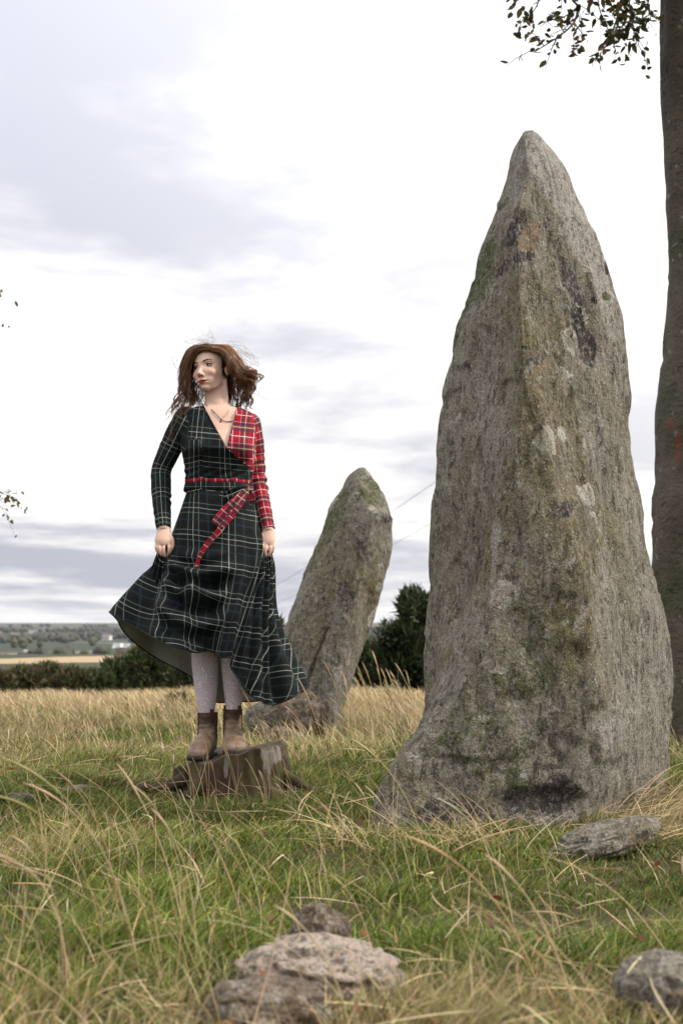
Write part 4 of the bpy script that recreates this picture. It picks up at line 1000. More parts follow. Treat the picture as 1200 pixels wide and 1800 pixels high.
    hv = [bm.verts[i] for i in np.where((Lh[:, 1] > -.16) & (np.abs(Lh[:, 0]) < .11) & ~nose)[0]]
    for k in range(10): bmesh.ops.smooth_vert(bm, verts=hv, factor=.5, use_axis_x=True, use_axis_y=True, use_axis_z=True)
    V = np.array([v.co[:] for v in bm.verts]); Lh = to_head(V); sel = (Lh[:, 2] > .035) & (np.abs(Lh[:, 0]) < .066) & (Lh[:, 1] > -.115) & (Lh[:, 1] < .045)
    ed = [e for e in bm.edges if sel[e.verts[0].index] and sel[e.verts[1].index]]
    bmesh.ops.subdivide_edges(bm, edges=ed, cuts=1, use_grid_fill=True, smooth=0)
    bmesh.ops.triangulate(bm, faces=[f for f in bm.faces if len(f.verts) > 4]); bm.normal_update()
    bm.to_mesh(me); bm.free()
    V = coords(me); Lh = to_head(V); u, v, w = Lh.T
    ga = lambda cu, cv, su, sv: np.exp(-.5 * (((u - cu) / su) ** 2 + ((v - cv) / sv) ** 2))
    front = sstep(w, .03, .06)
    d = 0
    for s in (-1, 1):
        d = d - .0095 * ga(s * .031, .002, .0145, .0085) + .0035 * ga(s * .030, .022, .016, .006) + .002 * ga(s * .038, -.030, .015, .013)
        d = d - .0015 * ga(s * .026, -.060, .004, .008)
    bowl = .0045 * (u / .02) ** 2
    d = d + .0060 * ga(0, -.0635, .0155, .0042) + .0070 * ga(0, -.0745, .0135, .0048) - .0040 * ga(0, -.0688 + 0 * u, .019, .0018) - .003 * ga(0, -.084, .014, .005) + .003 * ga(0, -.098, .012, .009)
    V = V + (d * front)[:, None] * MH[:, 2]
    set_coords(me, V)
    # skin colour: pale, with red lips, flushed cheeks, darker lids
    Lh = to_head(V); u, v, w = Lh.T; front = sstep(w, .03, .05)
    skin = np.array([.68, .46, .365]); C = np.repeat(skin[None], len(V), 0)
    def paint(c, a): 
        nonlocal C; a = np.clip(a, 0, 1)[:, None]; C = C * (1 - a) + np.array(c) * a
    for s in (-1, 1):
        paint((.62, .30, .245), .5 * ga(s * .040, -.030, .016, .014) * front)
        paint((.34, .19, .145), .55 * ga(s * .031, .009, .016, .0045) * front)     # lids
        paint((.33, .17, .13), .4 * ga(s * .031, -.009, .014, .004) * front)
        paint((.28, .13, .10), .6 * ga(s * .0075, -.0475, .0035, .0025) * front)     # nostrils
    paint((.50, .23, .18), .35 * ga(0, -.038, .010, .007) * front)
    smile = -.0688 + 8.0 * u ** 2                                                  # corners lifted
    up_l = (v < smile + .0078 * (1 - (u / .027) ** 2) + .0012 * np.cos(u / .006) - .001) & (v >= smile); lo_l = (v > smile - .0095 * (1 - (u / .025) ** 2)) & (v < smile)
    lip = ((up_l | lo_l) & (np.abs(u) < .0265) & (w > .04)).astype(float)
    paint((.34, .028, .032), lip * .92)
    paint((.10, .012, .012), (np.abs(v - smile) < .0012) * (np.abs(u) < .029) * (w > .04) * .8)
    px, py = to_px(V)
    paint((.42, .20, .16), .35 * ((py > 962) & (py < 990) & (Lh[:, 1] < -.3)))      # fingertips
    add_attr(me, 'Col', C, 'FLOAT_COLOR')
    m, g, b = new_mat('skin'); c = g.attr('Col', 'Color')
    c = g.mix(c, g.mix((.86, .84, .82), (1.1, 1.1, 1.1), g.noise(g.obj(), 90, 3)), 1.0, 'MULTIPLY')
    g.put(b.inputs['Base Color'], c); b.inputs['Roughness'].default_value = .48; b.inputs['Specular IOR Level'].default_value = .35
    b.inputs['Subsurface Weight'].default_value = .12; b.inputs['Subsurface Radius'].default_value = (.010, .004, .002); b.inputs['Subsurface Scale'].default_value = 1.0
    return link('body', me, m, woman), m
body, skin_m = build_body()
bvh = BVHTree.FromPolygons([v.co[:] for v in body.data.vertices], [p.vertices[:] for p in body.data.polygons])
def face_w(u, v):
    h = bvh.ray_cast(Vector(H(u, v, .2)), Vector(-MH[:, 2])); return .2 - h[3] / HS if h[0] is not None else .08

# eyes, lids, brows
eye_m, g, b = new_mat('eye'); g.put(b.inputs['Base Color'], g.attr('Col', 'Color')); b.inputs['Roughness'].default_value = .12
lash_m = plain_mat('lash_and_brow', (.035, .02, .014), bump=0)
for s in (-1, 1):
    cu, cv = s * .031, .002; w0 = face_w(cu, cv); R = .0125; ES = 1.14; cw = w0 - R * ES + .0046
    mb = MB(); mb.ball((0, 0, 0), (R, R, R), 40, 40); me = mb.mesh('eye'); V = coords(me)
    gz = np.array([-.42, .06, 1.0]); gz /= np.linalg.norm(gz)                       # looking out to the left
    a = np.arccos(np.clip((V / np.linalg.norm(V, axis=1)[:, None]) @ gz, -1, 1))
    C = np.where((a < .25)[:, None], [.008, .006, .006], np.where((a < .58)[:, None], [.035, .019, .012], [.42, .38, .36]))
    set_coords(me, V * ES @ (MH * HS).T + H(cu, cv, cw)); add_attr(me, 'Col', C, 'FLOAT_COLOR')
    eye = link('eye', me, eye_m, woman)
    # lids: shell with an almond opening
    nu, nv = 44, 44; uu, vv = np.meshgrid(np.linspace(-.0160, .0160, nu), np.linspace(-.0135, .0135, nv), indexing='ij')
    ww = np.sqrt(np.maximum(.0156 ** 2 - uu ** 2 * .86 - vv ** 2, 1e-7))
    P = np.stack([uu, vv, ww], -1).reshape(-1, 3)
    opn = lambda u_, v_: (v_ < .0054 * (1 - (u_ / .0152) ** 2) + .0008) & (v_ > -.0044 * (1 - (u_ / .0152) ** 2))
    F = grid_faces(nu, nv, False) if False else np.array([[i * nv + j, (i + 1) * nv + j, (i + 1) * nv + j + 1, i * nv + j + 1] for i in range(nu - 1) for j in range(nv - 1)])
    mid = P[F].mean(1); F = F[~opn(mid[:, 0], mid[:, 1]) & (np.hypot(mid[:, 0], mid[:, 1] * 1.15) < .0150)]
    me = mesh_np('eyelid', P * ES @ (MH * HS).T + H(cu, cv, cw - .0012), F); add_attr(me, 'Col', np.repeat([[.46, .285, .215]], len(P), 0), 'FLOAT_COLOR')
    link('eyelid', me, skin_m, eye)
    t = np.linspace(-1, 1, 24); lu = t * .0150; lv = .0054 * (1 - t ** 2) + .0008 + .0022 * np.maximum(0, t * s) ** 3
    lw = np.sqrt(np.maximum(.0158 ** 2 - lu ** 2 * .86 - lv ** 2, 1e-6)) - .0008
    mb = MB(); mb.tube([H(cu + a_ * ES, cv + b_ * ES, cw + c_ * ES) for a_, b_, c_ in zip(lu, lv, lw)], np.interp(t, [-1, 0, 1], [.0010, .0019, .0010]), 6); link('lashes', mb.mesh('lashes'), lash_m, eye)
    lv = -.0044 * (1 - t ** 2); lw = np.sqrt(np.maximum(.0157 ** 2 - lu ** 2 * .86 - lv ** 2, 1e-6)) - .001
    mb = MB(); mb.tube([H(cu + a_ * ES, cv + b_ * ES, cw + c_ * ES) for a_, b_, c_ in zip(lu, lv, lw)], .0006, 6); link('lashes', mb.mesh('lashes'), lash_m, eye)
    bt = np.linspace(0, 1, 18); bu = s * (.013 + .035 * bt); bv = .0195 + .0075 * np.sin(bt * 2.3) - .001 * bt
    mb = MB(); mb.tube([H(a_, b_, face_w(a_, b_) + .0002) for a_, b_ in zip(bu, bv)], np.interp(bt, [0, .15, .6, 1], [.0020, .0030, .0026, .0009]), 8); link('eyebrow', mb.mesh('eyebrow'), plain_mat('brow_hair', (.075, .042, .026), bump=0), woman)

# ------------------------------------------------------------------ tartan
def tartan(name, inside=False):
    m, g, b = new_mat(name); x, y, _ = g.xyz(g.attr('cloth', 'Vector')); red = g.attr('red')
    def fr(v, P): return g.math('FRACT', g.math('DIVIDE', v, P))
    def lines(f, L):       # list of (pos, width, strength)
        out = None
        for p, w, s in L:
            k = g.math('MULTIPLY', g.step(g.math('ABSOLUTE', g.math('SUBTRACT', f, p)), w * .62, w * .38), s)
            out = k if out is None else g.math('MAXIMUM', out, k)
        return out
    GP = .118
    gu, gv = fr(x, GP), fr(y, GP)
    base = g.mix(g.ramp(gu, [(0, (.0085, .012, .010)), (.5, (.008, .011, .012)), (.85, (.006, .007, .007))], 'CONSTANT'), g.ramp(gv, [(0, (.0085, .012, .010)), (.5, (.008, .011, .012)), (.85, (.006, .007, .007))], 'CONSTANT'), .5)
    for f in (gu, gv):
        base = g.mix(base, (.23, .275, .26), lines(f, [(.09, .017, .55), (.45, .017, .55)]))
        base = g.mix(base, (.52, .54, .51), lines(f, [(.27, .017, .62)]))
        base = g.mix(base, (.022, .038, .048), lines(f, [(.72, .05, .5)]))
    RP = .088; ru, rv = fr(x, RP), fr(y, RP)
    rb = (.30, .008, .022)
    for f in (ru, rv):
        rb = g.mix(rb, (.018, .024, .045), lines(f, [(.14, .13, .66), (.40, .13, .66)]))
        rb = g.mix(rb, (.04, .10, .11), lines(f, [(.27, .07, .6)]))
        rb = g.mix(rb, (.55, .43, .20), lines(f, [(.27, .028, .8)]))
        rb = g.mix(rb, (.62, .55, .52), lines(f, [(.70, .030, .85), (.03, .020, .4)]))
    c = g.mix(base, rb, red)
    if inside: c = g.mix(c, (.42, .42, .38), .72)
    weave = g.noise(g.obj(), 700, 2); c = g.mix(c, g.mix((.8, .8, .8), (1.2, 1.2, 1.2), weave), 1.0, 'MULTIPLY')
    g.put(b.inputs['Base Color'], c); b.inputs['Roughness'].default_value = .78; b.inputs['Specular IOR Level'].default_value = .22
    b.inputs['Specular IOR Level'].default_value = .12
    g.put(b.inputs['Normal'], g.bump(g.noise(g.obj(), 36, 3), .25, .006))
    return m
tartan_m = tartan('tartan_cloth'); tartan_in = tartan('tartan_reverse', True)

def build_bodice():
    mb = MB(); mb.loft(torso_rings([r for r in TORSO if 708 <= r[0] <= 880], .006))
    mb.ball(Q(354, 787, -.080), (.054, .058, .056)); mb.ball(Q(423, 789, -.078), (.052, .056, .055))
    PL, rL = limb(mb, ARM_L, .0035); PR, rR = limb(mb, ARM_R, .0035)
    mb.ball(Q(328, 735, .004), 21 * KP); mb.ball(Q(438, 745, .006), 20.2 * KP)
    me = remesh(mb, 'dress', .0039, 3, .5)
    V = coords(me); Nn = normals(me); px, py = to_px(V)
    tl = np.interp(py, [705, 725, 745, 790, 800, 1000], [318, 327, 333, 327, 314, 318]); tr_ = np.interp(py, [705, 730, 760, 800, 850, 1000], [440, 444, 450, 447, 442.5, 445])
    isL = px < tl; isR = px > tr_
    U = np.stack([(px - 390) * KP + .02 * np.sin((py - 700) / 60.) , (py - 700) * KP - .10 * (px - 390) * KP, 0 * px], -1)
    side = (px < 352 + (py - 780) * .12) & (py > 772) & ~isL       # side panel below the bust dart
    U[side] = np.stack([(px[side] - 390) * KP * 1.1 + .04, (py[side] - 700) * KP + .22 * (px[side] - 390) * KP + .03, 0 * px[side]], -1)
    for msk, P, sgn in ((isL, PL, 1), (isR, PR, -1)):
        idx = np.where(msk)[0]; P = spline(P, 400); seg = np.r_[0, np.cumsum(np.linalg.norm(np.diff(P, axis=0), axis=1))]
        D = np.linalg.norm(V[idx][:, None] - P[None], axis=2); k = D.argmin(1); q = V[idx] - P[k]; tgt = np.gradient(P, axis=0); tgt /= np.linalg.norm(tgt, axis=1)[:, None]; tq = np.sum(q * tgt[k], 1); q = q - tq[:, None] * tgt[k]
        an = np.arctan2(q[:, 0], -q[:, 1]); U[idx] = np.stack([an * .041 + .03 * sgn, seg[k] + (q[:, 2]) * -.9 * 0 + .02, 0 * an], -1)
        U[idx, 1] += tq
    wav = np.sin((px - 398) * .06) * 0
    red = ((px > 398 - .0 * py) & (py < 786 + (px - 398) * .95) & ~isL & (px > 398)) | isR
    # folds: creases round the elbow, fine pull lines at waist and armpit
    s = U[:, 1]
    arm = isL | isR
    dist = np.zeros(len(V)); 
    cre = .0055 * np.sin(s * 150 + 2.5 * fbm(V * 14, 2, 4)) * sstep(fbm(V * [9, 9, 7], 2, 8), -.1, .4) * np.exp(-((py - 850) / 55.) ** 2)
    dist = np.where(arm, cre + .003 * fbm(V * [18, 18, 26], 3, 3), .0022 * fbm(V * [16, 16, 30], 3, 6) + .0025 * np.sin((py + .45 * (px - 390)) * .42 + 2 * fbm(V * 8, 2, 2)) * np.exp(-((py - 838) / 22.) ** 2))
    V = V + Nn * dist[:, None]
    # neckline
    xl = 357 + (py - 709) * (41 / 77.); xr = 417 - (py - 716) * (19 / 70.)
    frontm = V[:, 1] < YW + .005
    cut = ((py < 787) & (px > xl) & (px < xr) & frontm) | ((py < 718) & ~frontm & (px > 352) & (px < 414)) | ((py < 712) & (px > 352) & (px < 414))
    low = (py > 866) & ~arm                                         # under the belt
    set_coords(me, V)
    for a, d, t in (('cloth', U, 'FLOAT_VECTOR'), ('red', red.astype(float), 'FLOAT')): add_attr(me, a, d, t)
    end = np.zeros(len(V), bool)
    for P in (PL, PR):                                              # open cuffs
        d = P[-1] - P[-3]; d /= np.linalg.norm(d); end |= ((V - P[-1]) @ d > -.006) & (np.linalg.norm(V - P[-1], axis=1) < .06)
    kill = cut | low | end
    bm = bmesh.new(); bm.from_mesh(me); bm.faces.ensure_lookup_table()
    bmesh.ops.delete(bm, geom=[f for f in bm.faces if any(kill[v.index] for v in f.verts)], context='FACES'); 
    # relax the ragged rims
    for k in range(3): bmesh.ops.smooth_vert(bm, verts=[v for v in bm.verts if v.is_boundary], factor=.5, use_axis_x=True, use_axis_y=True, use_axis_z=True)
    bm.to_mesh(me); bm.free()
    o = link('dress', me, [tartan_m, tartan_in], woman); sd = o.modifiers.new('thick', 'SOLIDIFY'); sd.thickness = .0025; sd.offset = -1; sd.material_offset = 1
    return o
dress = build_bodice()
dbvh = BVHTree.FromPolygons([v.co[:] for v in dress.data.vertices], [p.vertices[:] for p in dress.data.polygons])
def front_of(px, py, lift=.002, tree=None):
    """point on her front seen at (px, py)"""
    o = Vector((0, 0, CAMZ)); d = (Vector(Q(px, py)) - o).normalized()
    hs = [h for h in (dbvh.ray_cast(o, d), bvh.ray_cast(o, d)) if h[0] is not None] if tree is None else [tree.ray_cast(o, d)]
    hs = [h for h in hs if h[0] is not None]
    if not hs: return Q(px, py, -.09)
    h = min(hs, key=lambda k: k[3]); return np.array(h[0] - d * lift)
def cloth_attr(me, red, sx=1.0, off_=(0, 0), uv=None):
    V = coords(me); px, py = to_px(V)
    U = np.stack([(px - 390) * KP * sx + off_[0], (py - 700) * KP * sx + off_[1], 0 * px], -1) if uv is None else uv
    add_attr(me, 'cloth', U, 'FLOAT_VECTOR'); add_attr(me, 'red', np.full(len(V), float(red)))
# bound neckline edges
for pts, red in (([(356, 708), (362, 720), (372, 739), (383, 759), (392, 775), (399, 788), (412, 799), (427, 812), (440, 823)], 0), ([(417, 716), (414, 728), (409, 746), (404, 764), (399, 784)], 1)):
    P = spline([front_of(x + (-1.2 if not red else 1.2), y, .0008) for x, y in pts], 60); P = gsmooth(P, 2.5)
    mb = MB(); mb.tube(P, .0030, 8); me = mb.mesh('neck_binding'); cloth_attr(me, red); link('neck_binding', me, tartan_m, dress)

# belt and sash
def ribbon(name, path, width, red, parent, uv0=(0, 0), thick=.003, n=50, tilt=0.0):
    P = spline([Q(*p) for p in path], n); wd_ = np.interp(np.linspace(0, 1, n), np.linspace(0, 1, len(width)), width) * KP
    tg = np.gradient(P, axis=0); tg /= np.linalg.norm(tg, axis=1)[:, None]
    view = np.array([0, 1., tilt]); S = np.cross(tg, view); S /= np.linalg.norm(S, axis=1)[:, None]
    cols = np.linspace(-1, 1, 9); s = np.r_[0, np.cumsum(np.linalg.norm(np.diff(P, axis=0), axis=1))]
    fold = .006 * np.cos(cols * 4.2)
    Vf = P[:, None] + S[:, None] * (cols[None, :, None] * wd_[:, None, None] / 2) + np.array([0, 1., 0]) * (fold[None, :, None] * (wd_ / (24 * KP))[:, None, None])
    ring = np.concatenate([Vf, Vf[:, ::-1] + np.array([0, thick, 0])], 1)
    mb = MB(); mb.loft(ring); me = mb.mesh(name)
    uv = np.stack([np.broadcast_to(np.r_[cols, cols[::-1]][None] * wd_[:, None] / 2, ring.shape[:2]) + uv0[0], np.broadcast_to(s[:, None], ring.shape[:2]) + uv0[1], np.zeros(ring.shape[:2])], -1).reshape(-1, 3)
    uv = np.vstack([uv, uv[:2]]); cloth_attr(me, red, uv=uv); return link(name, me, tartan_m, parent)
def belt(name, y0, y1, grow, red, sl=0.0):
    rings = []
    for py, gsc in ((y0, .3), (y0 + 1, 1), ((y0 + y1) / 2, 1.15), (y1 - 1, 1), (y1, .3)):
        xl, xr, yc, th = (np.interp(py, [r[0] for r in TORSO], [r[k] for r in TORSO]) for k in (1, 2, 3, 4))
        r_ = torso_rings([(py, xl, xr, yc, th)], .006 + grow * gsc)[0]; r_[:, 2] -= sl * (r_[:, 0] - XW); r_[:, 2] += .0022 * np.sin(np.arange(len(r_)) * .61 + y0) + .0015 * np.sin(np.arange(len(r_)) * 1.3); rings.append(r_)
    mb = MB(); mb.loft(rings, False); me = mb.mesh(name); cloth_attr(me, red); return link(name, me, tartan_m, dress)
belt('waistband', 845, 852, .003, 1, .02); belt('belt', 851, 865, .004, 0, .02)
def knot():
    mb = MB(); mb.ball(Q(436, 861, -.105), (.021, .014, .018), 20, 14); mb.ball(Q(432, 856, -.102), (.016, .012, .010), 16, 12); me = remesh(mb, 'knot', .003, 2)
    V = coords(me); V += normals(me) * (.003 * fbm(V * 60, 2, 3))[:, None]; set_coords(me, V); cloth_attr(me, 1); link('knot', me, tartan_m, dress)
knot()
ribbon('sash', [(436, 860, -.115), (426, 872, -.135), (413, 888, -.148), (400, 902, -.156), (390, 914, -.160), (382, 924, -.162)], [9, 17, 24, 27, 27, 25], 1, dress, (.02, .01))
ribbon('sash', [(434, 864, -.112), (420, 886, -.140), (402, 910, -.156), (384, 934, -.166), (366, 954, -.170), (354, 972, -.172), (348, 986, -.174), (345, 998, -.174)], [8, 12, 12, 10, 9, 8, 7, 5], 1, dress, (.05, .04))
ribbon('sash', [(434, 858, -.112), (424, 860, -.128), (410, 866, -.134), (396, 871, -.130), (386, 869, -.122)], [8, 13, 17, 13, 5], 0, dress, (.03, .06))
ribbon('sash', [(438, 862, -.105), (441, 872, -.108), (443, 881, -.105), (441, 888, -.1)], [10, 13, 11, 4], 1, dress, (.0, .05))

# skirt: ribs traced from waist to hem, closed all the way round
RIBS = [
    [(329, 862, 0), (307, 925, 0), (287, 976, -.020), (247, 1028, .0), (203, 1085, .02)],
    [(334, 862, -.05), (312, 928, -.07), (294, 977, -.088), (262, 1040, -.11), (229, 1098, -.10)],
    [(343, 862, -.075), (325, 932, -.11), (311, 990, -.125), (292, 1052, -.18), (270, 1121, -.20)],
    [(356, 862, -.09), (345, 934, -.132), (336, 1004, -.150), (322, 1064, -.215), (308, 1139, -.245)],
    [(370, 863, -.10), (366, 936, -.142), (360, 1012, -.165), (353, 1074, -.205), (342, 1147, -.225)],
    [(385, 863, -.10), (385, 937, -.145), (383, 1014, -.170), (378, 1078, -.195), (371, 1144, -.205)],
    [(398, 863, -.10), (403, 937, -.142), (406, 1012, -.160), (398, 1084, -.180), (387, 1156, -.205)],
    [(410, 862, -.09), (420, 935, -.130), (427, 1002, -.140), (416, 1088, -.195), (407, 1157, -.240)],
    [(420, 862, -.08), (434, 931, -.112), (444, 990, -.115), (430, 1090, -.165), (414, 1186, -.205)],
    [(428, 861, -.07), (447, 929, -.092), (459, 978, -.092), (447, 1098, -.165), (440, 1222, -.205)],
    [(434, 861, -.05), (456, 926, -.065), (467, 975, -.076), (461, 1102, -.135), (466, 1237, -.180)],
    [(438, 860, -.03), (461, 926, -.035), (472, 977, -.050), (473, 1102, -.085), (498, 1234, -.125)],
    [(440, 860, 0), (463, 926, 0), (475, 982, 0), (480, 1086, 0), (531, 1211, 0)],
    [(436, 858, .05), (458, 925, .07), (470, 985, .08), (478, 1095, .12), (515, 1217, .15)],
    [(420, 857, .08), (438, 925, .11), (445, 990, .14), (455, 1100, .22), (465, 1230, .28)],
    [(400, 856, .09), (410, 925, .125), (412, 990, .16), (415, 1100, .26), (420, 1235, .34)],
    [(380, 856, .09), (380, 925, .125), (376, 990, .16), (370, 1090, .26), (378, 1232, .34)],
    [(360, 856, .09), (352, 925, .12), (342, 990, .15), (325, 1080, .24), (334, 1188, .32)],
    [(344, 857, .07), (326, 925, .1), (312, 985, .12), (282, 1060, .18), (280, 1159, .24)],
    [(334, 858, .04), (312, 925, .06), (295, 980, .06), (256, 1040, .09), (228, 1122, .12)],
]
def build_skirt():
    nrow, ncol = 104, 440
    R = np.array([spline([Q(*p) for p in rib], nrow) for rib in RIBS])          # ribs x rows x 3
    k = len(R); t = np.arange(ncol) / ncol * k; i = t.astype(int); f = (t - i)[:, None, None]
    a, b_, c, d = R[(i - 1) % k], R[i], R[(i + 1) % k], R[(i + 2) % k]
    S = .5 * (2 * b_ + (c - a) * f + (2 * a - 5 * b_ + 4 * c - d) * f ** 2 + (3 * b_ - a - 3 * c + d) * f ** 3)
    S = S.transpose(1, 0, 2)                                                       # rows x cols x 3
    V = S.reshape(-1, 3); F = grid_faces(nrow, ncol)
    me = mesh_np('skirt', V, F); Nn = normals(me); V = coords(me)
    cen = np.array([XW, YW, 0]); s = np.sign(np.mean(((V - cen) * Nn)[:, :2].sum(1)))
    if s < 0: me.flip_normals(); Nn = -Nn
    row = np.repeat(np.linspace(0, 1, nrow), ncol); col = np.tile(t, nrow); px, py = to_px(V)
    front = (col < 12.2).astype(float) * sstep(col, -.1, .6) * sstep(col, 12.3, 11.6)
    grow = sstep(row, .25, 1.0)
    # vertical folds that open towards the hem
    ph = fbm(np.c_[np.cos(col / k * 2 * math.pi) * 1.5, np.sin(col / k * 2 * math.pi) * 1.5, row * 1.2], 2, 5)
    disp = .022 * grow * np.sin(col * 2.15 + 1.5 * ph + .5) + .012 * grow * np.sin(col * 4.6 + 2 * ph)
    # gathers falling from the right hand, deep and close together
    rg_ = sstep(col, 7.8, 9.2) * sstep(col, 13.5, 12.2) * sstep(row, .36, .6)
    disp += rg_ * (.020 * np.sin(col * 6.2 + 1.0 - 1.2 * row) + .008 * np.sin(col * 12.5))
    # swags slung between the two hands
    for y0, sag, x0, x1, amp, wd in ((962, 14, 300, 462, .018, 8), (980, 28, 294, 466, .046, 10), (1008, 42, 290, 462, .048, 12), (1050, 50, 276, 450, .040, 14), (1095, 40, 260, 430, .030, 15)):
        q = (px - (x0 + x1) / 2) / ((x1 - x0) / 2); yc = y0 + sag * (1 - q ** 2) - 12 * q
        disp += front * amp * (np.exp(-((py - yc) / wd) ** 2) - .8 * np.exp(-((py - yc - wd * 1.8) / wd) ** 2)) * sstep(np.abs(q), 1.15, .7) * sstep(col, 6.8, 4.8)
    # pleats radiating from the left hand over the lifted side
    an = np.arctan2(py - 972, px - 292); dl = np.hypot(px - 292, py - 972)
    disp += front * .022 * np.sin(an * 9.0) * sstep(dl, 12, 70) * sstep(dl, 190, 120) * sstep(py, 965, 1000)
    disp += .006 * front * fbm(V * [11, 11, 16], 3, 14) * sstep(row, .06, .3)
    disp += .004 * np.sin(row * 8 + col * 3) * (1 - front) * grow
    pin = np.minimum(1, np.minimum(np.hypot(px - 291, py - 974), np.hypot(px - 467, py - 974)) / 26.)
    disp *= 1 - .75 * np.exp(-((col - 7.0) / 1.2) ** 2)
    disp = gsmooth(gsmooth(disp.reshape(nrow, ncol), 1.5, 0), 2.5, 1, True).ravel()
    V = V + Nn * (disp * np.where(front > .5, pin, 1))[:, None]
    V[:, 1] = np.where((front > .5), V[:, 1], V[:, 1])
    set_coords(me, V)
    # flat pattern: cut as a flared panel
    L = np.linalg.norm(np.diff(S, axis=0), axis=2).mean(1); ln = np.r_[0, np.cumsum(L)]
    seglen = np.cumsum(np.linalg.norm(np.diff(np.concatenate([S, S[:, :1]], 1), axis=1), axis=2), axis=1)
    per_w, per_h = seglen[int(nrow * .2)][-1], seglen[-1][-1]
    tot = (per_h - per_w) / (ln[-1] * .8) * .55
    arc = np.concatenate([[0], seglen[int(nrow * .55)][:-1]]); arc = arc / seglen[int(nrow * .55)][-1]
    arc0 = arc[np.argmin(np.abs(t - 5))]; phi = (arc - arc0) * tot
    r0 = .42; rib_len = np.r_[np.zeros((1, ncol)), np.cumsum(np.linalg.norm(np.diff(S, axis=0), axis=2), axis=0)]
    rr = r0 + rib_len
    wr = fbm(V * 2.2, 2, 33).reshape(nrow, ncol)
    cu = rr * np.sin(phi)[None] * 1.15 + .006 * wr; cv = rr * np.cos(phi)[None] + .35 * cu * 0 - .17 * cu
    add_attr(me, 'cloth', np.stack([cu, cv, 0 * cu], -1).reshape(-1, 3), 'FLOAT_VECTOR'); add_attr(me, 'red', np.zeros(len(V)))
    o = link('skirt', me, [tartan_m, tartan_in], dress)
    sd = o.modifiers.new('thick', 'SOLIDIFY'); sd.thickness = .002; sd.offset = -1; sd.material_offset = 1
    hem = V.reshape(nrow, ncol, 3)[-1]; mb = MB(); mb.tube(np.vstack([hem, hem[:1]])[::2], .0034, 6, cap=False)
    me = mb.mesh('hem'); link('hem', me, plain_mat('hem_binding', (.010, .012, .011), bump=0), o)
    return o
skirt = build_skirt()
for hx, hy, hd, tips in ((291, 975, -.088, ((258, 1018, -.085), (272, 1024, -.12), (287, 1022, -.135), (302, 1012, -.135), (316, 1000, -.13))), (467, 975, -.070, ((442, 1012, -.125), (452, 1024, -.135), (462, 1030, -.125), (471, 1030, -.095), (478, 1024, -.05)))):
    rings = []                                             # pinched cloth fanning out below each hand
    for t in np.linspace(0, 1, 18):
        E = spline([Q(*p) for p in tips], 41); c0 = Q(hx, hy - 17, hd + .012)
        p = c0 + (E - c0) * t
        p[:, 1] += .011 * np.sin(np.arange(41) * .95) * min(1, t * 2) - .006 * (1 - t) + .03 * t ** 3
        p[:, 0] += .022 * np.linspace(-1, 1, 41) * (1 - t)
        rings.append(np.concatenate([p, p[::-1] + [0, .002, 0]]))
    mb = MB(); mb.loft(rings); me = mb.mesh('gathered_cloth'); V = coords(me); px, py = to_px(V)
    cloth_attr(me, 0, uv=np.stack([np.arctan2(px - hx, py - hy + 30) * .11, np.hypot(px - hx, py - hy) * KP, 0 * px], -1)); link('gathered_cloth', me, tartan_m, skirt)

# lace tights
def tights():
    m, g, b = new_mat('lace_tights'); p = g.obj(); q = g.vmath('ADD', p, g.scale(g.noise(p, 20, 2, col=True), (.05, .05, .05)))
    wv = g.n('ShaderNodeTexWave', wave_type='RINGS', rings_direction='SPHERICAL'); cellp = g.voro(q, 24, out='Position')
    g.put(wv.inputs['Vector'], g.vmath('SUBTRACT', q, cellp)); wv.inputs['Scale'].default_value = 46; wv.inputs['Distortion'].default_value = 2.0; wv.inputs['Detail'].default_value = 2
    ln = g.step(wv.outputs[1], .45, .75)
    g.put(b.inputs['Base Color'], g.mix((.64, .53, .575), (.86, .78, .82), ln)); g.put(b.inputs['Normal'], g.bump(ln, .9, .004)); b.inputs['Roughness'].default_value = .85
    mb = MB()
    limb(mb, [(361, 1098, -.005, 25), (361, 1118, -.005, 24.5), (361, 1145, .002, 24), (361, 1170, .006, 23), (362, 1202, .01, 20.5), (363, 1233, .01, 16.5), (363.5, 1252, .01, 13.0), (364, 1272, .01, 11.5)], .001, 60, 48)
    limb(mb, [(411, 1098, -.005, 23), (411, 1118, -.005, 22.5), (410, 1145, .002, 22), (410, 1170, .006, 21), (411, 1202, .01, 18.4), (411, 1230, .01, 15), (410.5, 1246, .01, 12.5), (410, 1266, .01, 11.5)], .001, 60, 48)
    link('tights', mb.mesh('tights'), m, woman)
tights()

# ankle boots
def boot_mat():
    m, g, b = new_mat('brown_leather'); p = g.obj(); n = g.noise(p, 22, 5, .65); f = g.noise(p, 140, 3)
    c = g.mix((.165, .105, .07), (.37, .26, .185), g.step(n, .3, .72)); c = g.mix(c, (.075, .04, .028), g.step(g.math('ADD', g.attr('shaft'), g.math('MULTIPLY', g.math('SUBTRACT', n, .5), .5)), .45, .8))
    g.put(b.inputs['Base Color'], c); b.inputs['Roughness'].default_value = .5; b.inputs['Specular IOR Level'].default_value = .4
    g.put(b.inputs['Normal'], g.bump(g.math('ADD', f, g.math('MULTIPLY', n, 2)), .3, .004)); return m
boot_m = boot_mat(); sole_m = plain_mat('rubber_sole', (.025, .022, .02), .6); tab_m = plain_mat('boot_webbing', (.085, .035, .028), .8); gus_m = plain_mat('elastic_gusset', (.07, .042, .03), .85, scale=300)
